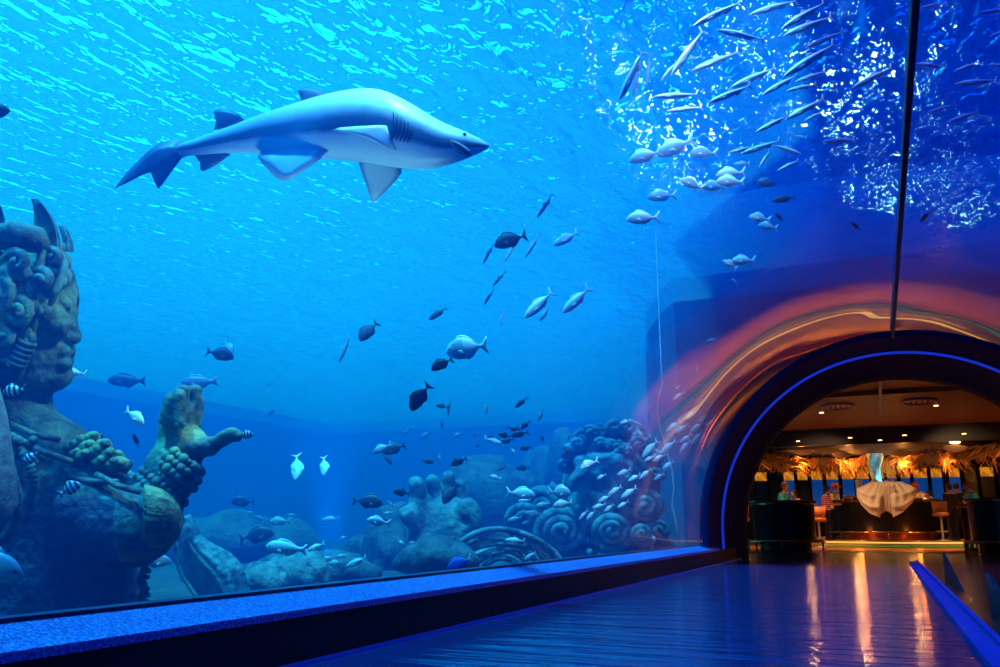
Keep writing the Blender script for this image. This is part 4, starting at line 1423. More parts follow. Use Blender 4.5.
fish(PA,'white',266,546,307,550,7.2,'largest pale fish low above the ledge, right of the stone tail')
fish(J,'white',307,551,325,543,7.6,'bright fish at the tail of the largest pale fish')
fish(J,'white',346,567,367,557,7.4,'bright fish lowest above the ledge, angled down')
fish(SU,'slate',274,532,239,539,9.0,'faint dark surgeonfish above the largest pale fish')
row('blurred pale fish between the two bright low fish', 'blurred pale fish low down', [(B_,'teal',322,560,334,557,9.0), (B_,'teal',329,564,343,562,8.8), (J,'teal',335,557,349,555,9.2), (B_,'teal',340,539,347,536,10)])
fish(SU,'slate',231,501,255,502,10.0,'faint dark fish under the stone hand of the statue')
fish(SU,'blue',447,568,472,559,6.9,'vivid blue tang with white tail at the ledge', yaw=.25)
fish(SU,'dark',443,502,458,484,9.2,'dark blue fish slanting across the stone palm', yaw=.5)
row('pale fish low on dark rocks beside the blue tang', 'pale fish on the dark rocks', [(J,'teal',424,561,442,554,9.0), (J,'teal',400,566,413,565,9.4), (J,'teal',405,559,415,557,9.6), (B_,'band',404,545,397,540,9.4), (J,'teal',408,543,417,542,9.8)])
fish(B_,'white',535,494,506,493,9.0,'plump pale fish with wide tail, left of the pair before the ruins', yaw=.35)
fish(RO,'teal',570,491,549,493,9.0,'plump pale fish with tall tail, right of the pair before the ruins', yaw=.55)
row('pale fish passing in front of the carved curls', 'pale fish before the curls', [(B_,'teal',553,506,573,502,9.4), (J,'white',518,501,531,500,9.6), (J,'teal',535,506,551,503,10.0), (J,'white',505,540,525,541,9.4), (J,'teal',507,521,522,517,10.0), (J,'teal',524,560,536,552,9.4), (J,'grey',524,513,544,514,10.4)])
fish(B_,'white',490,476,501,479,9.6,'small white fish over the dark ruined block')
# the school sweeping up towards the arch
G_j = 'silver jacks sweeping up along the arch'
row('silver jacks at the upper tip of the arch school', G_j, [
    (J,'silver',673,400,685,392,10.6), (J,'silver',675,389,681,385,10.8), (J,'silver',685,419,699,410,10.4), (J,'silver',697,422,709,415,10.4), (J,'silver',690,432,705,422,10.2), (J,'silver',705,426,715,419,10.4)])
row('silver jacks just under that tip, across the rope', G_j, [
    (J,'silver',666,431,681,421,10.2), (J,'silver',675,433,689,424,10.2), (J,'silver',680,443,692,434,10.2), (J,'silver',691,445,703,431,10.2), (J,'silver',679,453,691,440,10.2)])
row('silver jacks around the rope beside the stone ear', G_j, [
    (J,'silver',642,457,658,440,10.0), (J,'silver',661,453,676,440,10.0), (J,'silver',644,461,655,456,10.0), (J,'silver',653,461,666,454,10.0), (J,'silver',662,469,674,461,10.0), (J,'silver',654,480,664,473,10.0)])
row('silver jacks before the stone cheek and ear', G_j, [
    (J,'silver',628,481,641,474,9.8), (J,'silver',639,479,651,469,9.8), (J,'silver',608,495,622,486,9.8), (J,'silver',621,498,637,487,9.8), (J,'silver',617,475,631,469,10.2)])
row('silver jacks low in the school over the curls', G_j, [
    (J,'silver',598,502,611,495,9.8), (J,'silver',592,508,606,504,9.8), (J,'silver',604,512,614,504,9.8), (J,'silver',617,508,629,501,9.8), (J,'silver',579,520,588,510,9.6), (J,'silver',586,520,596,510,9.6)])
fish(B_,'silver',580,468,599,460,9.4,'larger pale fish over the stone brow')
fish(J,'silver',597,479,606,474,10.0,'tiny pale fish over the stone mouth')
row('tiny pale fish in the dim water left of the rope', 'tiny pale fish by the rope', [(J,'silver',620,423,631,420,10.6), (J,'silver',642,436,638,430,10.6)])
row('tiny pale fish beside the orange reflections on the arch', 'tiny pale fish by the arch', [(J,'silver',706,341,717,339,10.4), (J,'silver',734,378,744,375,10.4), (J,'teal',731,278,738,285,10.0), (J,'silver',696,371,698,365,10.8)])
# near the statue
fish(SU,'slate',234,357,206,351,6.6,'blue grey surgeonfish heading right above the statue hand')
fish(B_,'teal',235,353,222,341,6.9,'pale fish half hidden behind the blue grey surgeonfish', None, .5)
fish(PA,'slate',108,380,146,381,10.0,'faint grey fish right of the statue chin')
fish(PA,'grey',181,383,218,381,9.0,'faint pale fish just above the statue fingers')
fish(B_,'white',146,423,123,410,5.6,'bright pale fish hovering between statue chin and hand', None, .35)
fish(J,'dark',135,433,137,448,5.9,'small dark fish right below the bright pale fish', None, .5)
fish(J,'white',58,371,87,374,6.4,'white fish with only its tail showing past the statue chin')
fish(RO,'striped',3,392,26,389,4.9,'striped fish at the statue neck')
fish(RO,'striped',24,464,39,451,4.6,'striped fish before the statue necklace')
fish(RO,'striped',80,483,59,495,4.5,'striped fish below the shoulder strap of the statue')
fish(RO,'striped',253,434,238,436,5.4,'small striped fish at the tip of the statue thumb')
fish(B_,'grey',24,574,-62,556,3.75,'big blue grey fish whose face enters from the left edge')
fish(B_,'grey',172,561,138,562,6.4,'grey fish coming out from behind the statue arm')
fish(SU,'slate',97,434,106,438,6.4,'small dark fish above the shell collar')
fish(B_,'dark',10,109,-40,117,5.0,'dark fish head poking in at the left edge near the top')
row('barely visible dark fish in the open blue water', 'barely visible fish', [(J,'slate',268,415,276,409,14.0), (J,'slate',266,386,272,384,14)])
# ------------------------------------------------------------------ arch ring, seam, floor strips
M_ring = pbr('black_metal', (.002, .012, .07), .6, spec=.05, bump=.08, bscale=3)
M_bead = pbr('blue_light_line', (.02, .05, .5), .3, emit=(.005, .04, .8), estr=.6)
def ring_mesh(name, prof, m, n=72, parent=None):
    "profile (radius, y) swept round the arch, legs down to the floor"
    mb = MB()
    vs = []
    path = [(PI, -1)] + [(PI - PI*i/n, 0) for i in range(n+1)] + [(0, -1)]
    for a, leg in path:
        for r, y in prof:
            vs.append((X0 + r*math.cos(a), y, (0.0 if leg else ZC + r*math.sin(a))))
    q = len(prof)
    fs = []
    for i in range(len(path)-1):
        for j in range(q):
            a, b = i*q+j, i*q+(j+1) % q
            fs.append((a, b, b+q, a+q))
    mb.add(vs, fs)
    me = mb.mesh(name)
    bm = bmesh.new(); bm.from_mesh(me); bmesh.ops.recalc_face_normals(bm, faces=bm.faces); bm.to_mesh(me); bm.free()
    o = link(name, me, m, parent)
    me.set_sharp_from_angle(angle=math.radians(35))
    return o
YT = Y_TUBE
r = ring_mesh('trim_arch', [(RG+.03, YT-.02), (RG-.06, YT-.02), (RG-.09, YT), (2.90, YT+.03), (2.80, 16.7), (2.78, 16.75), (2.78, 17.4), (RG+.03, 17.0)], M_ring)
r['kind'] = 'structure'
b = ring_mesh('trim_bead', [(2.855+.03*math.cos(t*PI/4), 14.9+.04*math.sin(t*PI/4)) for t in range(8)], M_bead)
b['kind'] = 'structure'
# seam clamp running overhead along the tunnel
sm = MB()
sm.box(X0-.022, Y_BACK+.05, ZC+RG-.10, X0+.022, Y_TUBE, ZC+RG+.005)
sm.box(X0-.02, Y_BACK+.05, ZC+RG-.125, X0+.02, Y_TUBE, ZC+RG-.10)
o = sm.build('trim_seam', pbr('blue_black_seal', (.006, .012, .06), .5, spec=.2), smooth=False); o['kind'] = 'structure'
# right side: lit blue edge strip along the dark walkway
M_strip = pbr('blue_edge', (.01, .04, .26), .6, spec=.1, emit=(.003, .03, .5), estr=.05, bump=.5, bscale=9)
sx = .37
st = MB()
st.box(sx, 1.0, 0, sx+.10, 15.6, .035)
st.box(sx+.10, 1.0, 0, sx+.13, 15.6, .06)
o = st.build('trim_walkway', M_strip, smooth=False); o['kind'] = 'structure'
M_walk = pbr('black_walkway', (.006, .007, .010), .18, spec=.5, bump=.15, bscale=5, stretch=(.4, 2, 1))
o = MB().box(sx+.14, Y_BACK, 0, X0+RG-.25, 15.8, .02).build('floor_walkway', M_walk, smooth=False); o['kind'] = 'structure'
# low dark glass fins standing along the walkway
M_smoke = pbr('smoked_panel', (.004, .005, .007), .5, spec=.2)
for y0, y1, lab in ((5.1, 6.6, 'nearer low triangular black fin standing along the blue floor strip'), (8.9, 11.0, 'farther low triangular black fin standing along the blue floor strip')):
    f = MB()
    xa, xb = sx+.24, sx+.27
    f.add([(xa, y0, .02), (xb, y0, .02), (xb, y1, .02), (xa, y1, .02), (xa, y1, .30), (xb, y1, .30)], [(0,3,2,1), (0,4,3), (1,2,5), (0,1,5,4), (2,3,4,5)])
    tag(f.build('walkway_fin', M_smoke, smooth=False), lab, 'panel', 'black fins by the walkway')
# ------------------------------------------------------------------ the bar room beyond the arch
def X(px, Y, py=522): return at_y(px, py, Y).x
def Z(py, Y, px=880): return at_y(px, py, Y).z
M_wood = pbr('ceiling_wood', (.26, .09, .025), .55, col2=(.15, .05, .014), scale=2.2, stretch=(.4, 6, 1))
M_soff = pbr('soffit_brown', (.12, .07, .045), .6)
M_black = pbr('bar_black', (.012, .011, .012), .35, bump=.1, bscale=12)
M_top = pbr('bar_top_copper', (.45, .22, .09), .22, metal=.7, col2=(.25, .11, .05), scale=5)
M_kick = pbr('copper_kick', (.55, .16, .05), .3, metal=.6, col2=(.35, .09, .03), scale=4)
M_rail = pbr('brass_rail', (.60, .34, .14), .22, metal=.9)
M_steel = pbr('chrome', (.80, .80, .82), .35, metal=.55)
M_plat = pbr('platform_stone', (.60, .42, .20), .4, col2=(.45, .30, .14), scale=6)
M_frame = pbr('window_bronze', (.03, .025, .02), .4, metal=.4)
M_carp = pbr('bar_wall', (.025, .018, .015), .8)
YW = 36.0
st = lambda name, mb, m, **k: struct(name, mb, m, smooth=False, **k)
st('ceiling_near', MB().box(-3.45, Y_END+.6, 3.60, 5.1, 21.0, 3.9), M_wood)
st('ceiling_far', MB().box(-5.0, 21.0, 3.50, 5.1, 28.0, 3.9), M_wood)
st('trim_fascia', MB().box(-6.3, 28.0, 3.0, 5.1, 28.25, 3.9), M_black)
st('ceiling_back', MB().box(-6.4, 28.25, 3.55, 5.1, 38.2, 3.9), M_black)
st('wall_back', MB().box(-7.4, YW+.12, 0, 5.1, YW+.3, 3.8), M_carp)
st('wall_bar_right', MB().box(4.9, Y_END+.6, -.1, 5.1, 38, 3.9), M_black)
st('floor_bar', slab([(-4.8, 21.4), (5.1, 21.4), (5.1, 38), (-7.4, 38), (-7.3, 36), (-6.3, 28), (-5.3, 22.6)], -.12, -.002), pbr('bar_floor', (.42, .17, .06), .35, col2=(.30, .11, .04), scale=1.5))
st('floor_lobby', slab([(-3.2, Y_END+.3), (5.1, Y_END+.3), (5.1, 21.4), (-4.8, 21.4), (-4.5, 19.6)], -.12, -.002), M_floor)
# soffit disc
d = MB()
n = 48
for z in (3.0, 3.17):
    d.v += [(.35 + 3.5*math.cos(2*PI*i/n), 30.6 + 2.3*math.sin(2*PI*i/n), z) for i in range(n)]
d.f = [tuple(reversed(range(n))), tuple(range(n, 2*n))] + [(i, (i+1) % n, n+(i+1) % n, n+i) for i in range(n)]
o = d.build('ceiling_soffit', M_soff, smooth=False); o['kind'] = 'structure'
# ceiling fittings
M_lamp = pbr('warm_lamp', (1, .8, .5), .5, emit=(1, .62, .25), estr=5.0)
M_vent = pbr('vent_cream', (.7, .5, .38), .5)
for px, py, lab in ((838, 406, 'oval ceiling vent left of the ceiling seam in the bar'), (919.5, 401, 'oval ceiling vent right of the ceiling seam in the bar')):
    p = at_z(px, py, 3.495)
    e = empty('ceiling_vent', (p.x, p.y, 3.5))
    tag(e, lab, 'vent', 'oval vents in the bar ceiling')
    rim = MB(); w_, l_ = .36, .55
    ring = [Vector((w_*math.cos(2*PI*i/32), l_*math.sin(2*PI*i/32), -.02)) for i in range(33)]
    rim.tube(ring, .035, 8); rim.build('rim', M_vent, e)
    for q in range(5):
        a = -.24 + .12*q
        MB().box(a-.03, -l_*math.sqrt(1-(a/w_)**2)*.9, -.02, a+.03, l_*math.sqrt(1-(a/w_)**2)*.9, -.004).build('slat', M_vent, e, smooth=False)
for px, py, z, lab in ((821.5, 412.5, 3.495, 'leftmost small downlight on the wooden bar ceiling'), (936, 405.5, 3.495, 'rightmost small downlight on the wooden bar ceiling'), (798, 441, 3.0, 'leftmost downlight under the dark soffit'), (850, 437.5, 3.0, 'second downlight from the left under the dark soffit'), (880, 440, 3.0, 'downlight above the pale column under the soffit'), (904.5, 435, 3.0, 'second downlight from the right under the dark soffit'), (964, 433.5, 3.0, 'rightmost downlight under the dark soffit')):
    p = at_z(px, py, z)
    e = MB().lathe([(.05, 0), (.056, -.014), (.038, -.014), (.034, -.006), (0, -.006)], 16).build('downlight', M_lamp)
    e.location = (p.x, min(p.y, 32.4) if z < 3.1 else p.y, z)
    tag(e, lab, 'ceiling light', 'downlights over the bar')
sp = at_z(880, 400, 3.50)
o = MB().box(sp.x-.03, 18.5, 3.43, sp.x+.03, 24.5, 3.50).build('trim_ceiling', M_black, smooth=False); o['kind'] = 'structure'

# ---- thatch garland under the soffit
def garland():
    rnd = random.Random(12)
    M_th = pbr('dry_thatch', (.85, .38, .08), .7, col2=(.55, .22, .04), scale=3)
    mb = MB()
    for i in range(1100):
        t = rnd.uniform(-1, 1)
        x = -.25 + 4.35*t
        y = 32.4 - 5.4*abs(t)**1.8
        z0 = 2.98 - rnd.uniform(0, .26) - .12*(1 - abs(t))
        a = rnd.uniform(0, 2*PI)
        L = rnd.uniform(.24, .56)
        p0 = Vector((x, y + rnd.uniform(-.3, .3), z0))
        dv = Vector((math.cos(a)*.8, math.sin(a)*.5, rnd.uniform(-1.1, .1))).normalized()
        cv = Vector((rnd.uniform(-1, 1), rnd.uniform(-1, 1), -.5))*L*.5
        pts = [p0 + dv*L*s_ + cv*s_*s_ for s_ in (0, .35, .7, 1)]
        mb.tube(pts, [.03, .027, .018, .004], 4, cap=False)
    for i in range(70):
        t = rnd.uniform(-1, 1)
        c = Vector((-.25 + 4.35*t, 32.2 - 5.4*abs(t)**1.8 + rnd.uniform(-.3, .1), 2.72 + rnd.uniform(-.05, .12)))
        R = rnd.uniform(.08, .2); tl = rnd.uniform(-.8, .8)
        mb.tube([c + Vector((R*math.cos(q), R*.4*math.sin(q+tl), R*math.sin(q))) for q in [2*PI*j/12*rnd.uniform(.96, 1.0) for j in range(13)]], .016, 4, cap=False)
    o = mb.build('thatch', M_th)
    tag(o, 'orange lit tangle of dry thatch hanging round under the soffit', 'decoration', kind='stuff')
    M_sh = pbr('shell_cream', (.75, .55, .35), .5)
    for px, py, Yb, lab in ((803, 450, 29.5, 'bright pendant shell lamp left in the thatch'), (842, 453, 30.8, 'pendant shell lamp in the thatch left of the column'), (902, 451, 30.8, 'pendant shell lamp in the thatch right of the column'), (955, 446, 28.5, 'bright pendant shell lamp right in the thatch')):
        p = at_y(px, py, Yb)
        e = empty('shell_lamp', p)
        tag(e, lab, 'lamp', 'shell lamps in the thatch')
        b = MB()
        n_ = 18
        for i in range(n_+1):
            a = -1.2 + 2.4*i/n_
            rp = 1 + .05*(i % 2)
            for j in range(6):
                t = j/5
                b.v.append((math.sin(a)*.34*t*rp, -.1*math.cos(t*1.4), -math.cos(a)*.24*t*rp + .06))
        b.f = [(i*6+j, i*6+j+1, (i+1)*6+j+1, (i+1)*6+j) for i in range(n_) for j in range(5)]
        s_ = b.build('shell', M_sh, e); md = s_.modifiers.new('t', 'SOLIDIFY'); md.thickness = .02
        g = MB(); g.ball((0, -.12, .10), (.15, .08, .045), 10, 6); g.build('bulb', M_lamp, e)
    M_net = pbr('net_basket', (.45, .32, .2), .7)
    for px, py, Yb, lab in ((823, 462, 30, 'hanging wicker ball left below the thatch'), (930, 460, 29.4, 'hanging wicker ball right below the thatch')):
        p = at_y(px, py, Yb)
        b = MB()
        for q in range(9):
            a = PI*q/9
            b.tube([(.15*math.cos(t)*math.cos(a), .15*math.cos(t)*math.sin(a), .15*math.sin(t)) for t in [2*PI*j/16 for j in range(17)]], .009, 4, cap=False)
        for zz in (-.08, 0, .08):
            R = math.sqrt(.0225 - zz*zz)
            b.tube([(R*math.cos(t), R*math.sin(t), zz) for t in [2*PI*j/16 for j in range(17)]], .009, 4, cap=False)
        b.tube([(0, 0, .14), (0, 0, .45)], .008, 5)
        o = b.build('wicker_ball', M_net); o.location = p
        tag(o, lab, 'decoration', 'wicker balls under the thatch')
garland()

# ---- pale twisted column and windows
def column():
    p = at_y(880.5, 522, 31.3)
    M_col = pbr('cyan_glass', (.25, .55, .60), .3, col2=(.5, .75, .78), scale=9, bump=.8, bscale=14)
    b = MB()
    n, m = 22, 26
    for i in range(m+1):
        t = i/m
        z = 1.35 + 1.6*t
        R = .15 + .14*max(0, t-.45)**1.6*2
        for j in range(n):
            a = 2*PI*j/n + t*2.4
            r_ = R*(1 + .16*math.sin(3*(a - 4*t)) + .05*math.sin(7*a + 9*t))
            b.v.append((r_*math.cos(a), r_*math.sin(a), z))
    b.f = [(i*n+j, i*n+(j+1) % n, (i+1)*n+(j+1) % n, (i+1)*n+j) for i in range(m) for j in range(n)]
    b.lathe([(.0, 1.38), (.30, 1.36), (.32, 1.2), (.28, .2), (0, .2)], 20)
    o = b.build('twisted_column', M_col); o.location = (p.x, p.y, 0)
    tag(o, 'pale cyan twisted column rising behind the draped cloth', 'column')
column()
M_or = pbr('orange_blind', (.85, .30, .015), .7, col2=(.20, .06, .006), scale=4.5, emit=(1, .42, .04), estr=1.0)
M_bl = pbr('blue_pane', (.01, .1, .5), .3, col2=(.01, .05, .3), scale=1, emit=(.0, .07, .36), estr=.5)
M_dkp = pbr('dark_pane', (.02, .018, .016), .2)
wi = 3
wins = [(741, 752, 0), (758, 770, 1), (774, 783, 0), (787, 797.5, 2), (801, 811, 1), (815, 826, 2), (830, 842, 2), (846, 857.5, 2), (861, 873, 2), (878, 888, 2), (891.5, 902, 2), (904, 915, 2), (917.5, 932, 2), (936, 947, 2), (954, 965, 2), (970, 982, 0), (986, 1000, 1), (1003, 1012, 0)]
def add_emit_noise(m):
    nd, lk = m.node_tree.nodes, m.node_tree.links
    p = [n for n in nd if n.type == 'BSDF_PRINCIPLED'][0]
    r = [n for n in nd if n.type == 'VALTORGB'][0]
    lk.new(r.outputs['Color'], p.inputs['Emission Color'])
add_emit_noise(M_or)
zt, zb = Z(469.5, YW), .95
for a, b_, kd in wins:
    xa, xb = X(a, YW), X(b_, YW)
    e = empty(f'window_{wi}', (xa, YW, 0)); e['kind'] = 'structure'
    w_ = xb - xa
    f = MB()
    for q in (-.11, w_): f.box(q, -.12, .0, q+.11, .06, 2.95)
    f.box(0, -.08, zt, w_, .06, zt+.12); f.box(0, -.08, .85, w_, .06, .95)
    f.build('window_frame', M_frame, e, smooth=False)
    zm = Z(478.5, YW)
    if kd == 2:
        MB().box(0, .02, zm, w_, .05, zt).build('upper_pane', M_or, e, smooth=False)
        MB().box(0, .03, zb, w_, .05, zm).build('lower_pane', M_bl, e, smooth=False)
    elif kd == 1:
        MB().box(0, .02, zm, w_, .05, zt).build('upper_pane', M_or, e, smooth=False)
        MB().box(0, .03, zb, w_, .05, zm).build('lower_pane', M_dkp, e, smooth=False)
    else:
        MB().box(0, .03, zb, w_, .05, zt).build('pane', M_dkp, e, smooth=False)
    wi += 1
st('trim_lintel', MB().box(-7.4, YW-.1, zt+.12, 5.1, YW+.12, 3.55), M_carp)

# ---- bars
def round_bar(cx, cy, R, z0, h, label, rail=True, squash=1.0, kick=None, name='bar_counter'):
    e = empty(name, (cx, cy, z0)); e.scale = (1, squash, 1)
    tag(e, label, 'bar')
    MB().lathe([(R, .26), (R, h-.10), (R-.3, h-.10), (R-.3, .26), (R, .26)], 64).build('body', M_black, e, sharp=40)
    MB().lathe([(R-.08, h-.10), (R+.05, h-.10), (R+.08, h-.07), (R+.08, h-.03), (R+.05, h), (R-.50, h), (R-.50, h-.10), (R-.08, h-.10)], 64).build('bar_top', M_top, e, sharp=40)
    MB().lathe([(R-.12, 0), (R-.12, .26), (R-.3, .26), (R-.3, 0)], 64).build('kick_base', kick or M_kick, e, sharp=40)
    if rail:
        rl = MB(); rl.tube([((R+.14)*math.cos(t), (R+.14)*math.sin(t), .24) for t in [PI + PI*j/40 for j in range(41)]], .034, 8)
        ro = rl.build('foot_rail', M_rail, e)
        for q in (1.02, 1.25, 1.5, 1.75, 1.98):
            a = PI*q
            b = MB(); b.tube([((R+.14)*math.cos(a), (R+.14)*math.sin(a), 0), ((R+.14)*math.cos(a), (R+.14)*math.sin(a), .24)], .024, 6)
            b.build('rail_post', M_rail, ro)
    return e
M_kdark = pbr('dark_kick', (.10, .06, .03), .25, metal=.6)
yl = 22.3
round_bar(X(784, yl), yl, .72, 0, Z(499, yl-.72), 'dark round bar counter on the left just inside the arch', kick=M_kdark)
round_bar(X(784, yl) + 4.72, yl, .72, 0, Z(499, yl-.72), 'dark round bar counter cut by the right edge of view', kick=M_kdark)
ym = 30.6
HB = Z(498.5, 29.05) - .16
cxm = X(887.5, 29.0)
round_bar(cxm, ym, 1.56, .16, HB, 'large round main bar with draped cloth, raised on the lit platform')
pl = empty('platform', (cxm, ym, 0))
tag(pl, 'round stepped platform with lit edges under the main bar', 'platform')
MB().lathe([(0, .16), (3.55, .16), (3.59, .15), (3.59, 0)], 72).build('upper_step', M_plat, pl, sharp=40)
MB().lathe([(3.59, .08), (4.02, .08), (4.06, .07), (4.06, 0)], 72).build('lower_step', M_plat, pl, sharp=40)
M_edge = pbr('step_light', (.9, .6, .2), .5, emit=(1, .55, .12), estr=1.0)
M_grn = pbr('green_step_light', (.1, .4, .1), .5, emit=(.10, .42, .03), estr=.45)
MB().lathe([(3.592, .105), (3.602, .105), (3.602, .145), (3.592, .145)], 40, a0=PI*1.5-.5, a1=PI*1.5+.58).build('edge_light', M_edge, pl)
MB().lathe([(4.062, .025), (4.072, .025), (4.072, .055), (4.062, .055)], 40, a0=PI*1.5-.5, a1=PI*1.5+.58).build('edge_light', M_grn, pl)

# ---- cloth draped over the main bar
def cloth():
    Yc = 29.0 - .02
    nu, nv = 80, 40
    M_cl = pbr('cream_cloth', (.80, .62, .44), .8, bump=.1, bscale=20)
    mb = MB()
    k = 1/ (at_y(888, 500, Yc).x - at_y(887, 500, Yc).x)
    HU = [-1, -.83, -.57, -.22, 0, .22, .55, .83, 1]
    HY = [497, 505.5, 513.5, 518, 513.5, 517.5, 512.5, 503.5, 496]
    def sheet(u, v, back=0.0):
        hem = float(np.interp(u, HU, HY))
        hw = 15.5 + 14*min(1, v/.5)**.9
        px, py = 886.5 + u*hw, 481 + (hem - 481)*v
        au = abs(u)
        w_ = max(0, v-.20)/.80
        ridge = 1 - abs(math.sin(v*8.6 - au*1.9 + .5))
        sw = .15*ridge**1.5*w_**.6*min(1, (1-au)*3)
        pl = .035*math.sin(u*23 + 2*v)*(1 - w_)*min(1, v*5)
        bulge = .22*w_*math.sin(PI*min(1, .10 + au*.88))**.7
        y = Yc + .50 - .62*min(1, v/.45)**1.2 if v < .45 else Yc - .12
        p = at_y(px, py, Yc)
        return (p.x, y - bulge - sw - pl + .10*u*u*v + back, p.z)
    nu = 44
    for sgn in (-1, 1):
        k0 = len(mb.v)
        for i in range(nu+1):
            for j in range(nv+1):
                v = j/nv
                g = .26*max(0, v-.16)**.8
                u = g + (1-g)*i/nu
                x_, y_, z_ = sheet(sgn*u, v)
                mb.v.append((x_, y_ + .16*math.exp(-(i/3.0)**2)*min(1, max(0, v-.14)*5), z_))
        q = nv+1
        F_ = [(k0+i*q+j, k0+(i+1)*q+j, k0+(i+1)*q+j+1, k0+i*q+j+1) for i in range(nu) for j in range(nv)]
        mb.f += F_ if sgn > 0 else [f[::-1] for f in F_]
    k0 = len(mb.v)       # the lining seen in the parting
    for i in range(25):
        for j in range(16):
            u, v = -.34 + .68*i/24, .12 + .80*j/15
            x_, y_, z_ = sheet(u, v)
            mb.v.append((x_, Yc - .04 - .025*math.sin(i*1.7), z_ ))
    mb.f += [(k0+i*16+j, k0+(i+1)*16+j, k0+(i+1)*16+j+1, k0+i*16+j+1) for i in range(24) for j in range(15)]
    o = mb.build('draped_cloth', M_cl)
    md = o.modifiers.new('t', 'SOLIDIFY'); md.thickness = .012
    tag(o, 'cream cloth draped in swags over the front of the main bar', 'cloth')
    b = MB(); b.box(cxm-.40, 29.42, .16+HB, cxm+.40, 29.85, Z(485, 29.4))
    o = b.build('display_box', M_black, smooth=False)
    tag(o, 'dark box under the draped cloth on the main bar', 'box')
cloth()
for px, pz, r_, lab in ((858.5, 472, .11, 'leftmost chrome cylinder on the main bar, left of the column'), (875, 473, .12, 'middle chrome cylinder on the main bar, against the column'), (889, 473, .13, 'rightmost chrome cylinder on the main bar, right of the column')):
    p = at_y(px, 480, 29.95)
    e = MB().lathe([(0, 0), (r_, 0), (r_, .02), (r_*.92, .03), (r_*.92, .52), (r_, .54), (r_, .60), (0, .60)], 20).build('chrome_cylinder', M_steel, sharp=40)
    e.location = (p.x, 29.78 + (.28 if abs(p.x-cxm) < .55 else 0), .16+HB)
    tag(e, lab, 'beer cooler', 'chrome cylinders on the main bar')
t_ = MB(); t_.lathe([(0, .05), (.20, .05), (.24, .10), (.26, .10), (.21, 0), (0, 0)], 24)
o = t_.build('brass_tray', M_rail); o.location = (X(853, 29.4), 29.50, .16+HB)
tag(o, 'small brass tray on the main bar left of the draped cloth', 'tray')

# ---- stools
def stool(px, Y, z0, label, col):
    e = empty('bar_stool', (X(px, Y), Y, z0))
    tag(e, label, 'stool', 'orange stools at the bars')
    m = col
    MB().lathe([(0, .70), (.20, .70), (.22, .73), (.22, .78), (.19, .81), (0, .82)], 20).build('seat', m, e)
    b = MB()
    for i in range(13):
        a = PI*.15 + PI*.7*i/12
        for zz, rr in ((.82, .21), (1.12, .24)):
            b.v.append((rr*math.cos(a), rr*math.sin(a), zz))
    b.f = [(2*i, 2*i+2, 2*i+3, 2*i+1) for i in range(12)]
    o = b.build('backrest', m, e); md = o.modifiers.new('t', 'SOLIDIFY'); md.thickness = .035
    MB().lathe([(.03, .04), (.03, .70)], 10).build('post', M_steel, e)
    MB().lathe([(0, .05), (.05, .05), (.21, .02), (.22, 0), (0, 0)], 20).build('base', M_steel, e)
    r = MB(); r.tube([(.15*math.cos(t), .15*math.sin(t), .28) for t in [2*PI*j/16 for j in range(17)]], .012, 6); r.build('foot_ring', M_steel, e)
    return e
M_seat = pbr('orange_leather', (.55, .20, .06), .45)
stool(818.5, 26.0, 0, 'orange stool behind the left round bar', M_seat)
stool(941.5, 28.0, .16, 'orange stool at the right end of the main bar', M_seat)
stool(741, 23.5, 0, 'stool leftmost in view behind the arch jamb', M_seat)
# ------------------------------------------------------------------ people in the bar
M_skin = pbr('skin', (.50, .26, .17), .5)
def cloth_m(name, col, col2=None, stripes=None):
    if not stripes: return pbr(name, col, .8)
    m, nd, lk = mat(name)
    out = N(nd, 'ShaderNodeOutputMaterial'); p = N(nd, 'ShaderNodeBsdfPrincipled', i_Roughness=.8)
    tc = N(nd, 'ShaderNodeTexCoord'); w = N(nd, 'ShaderNodeTexWave', i_Scale=stripes, bands_direction='Z')
    lk.new(tc.outputs['Object'], w.inputs['Vector'])
    r = N(nd, 'ShaderNodeValToRGB'); r.color_ramp.interpolation = 'CONSTANT'
    r.color_ramp.elements[0].color = c4(col); r.color_ramp.elements[1].position = .5; r.color_ramp.elements[1].color = c4(col2)
    lk.new(w.outputs['Fac'], r.inputs['Fac']); lk.new(r.outputs['Color'], p.inputs['Base Color'])
    lk.new(p.outputs[0], out.inputs['Surface'])
    return m
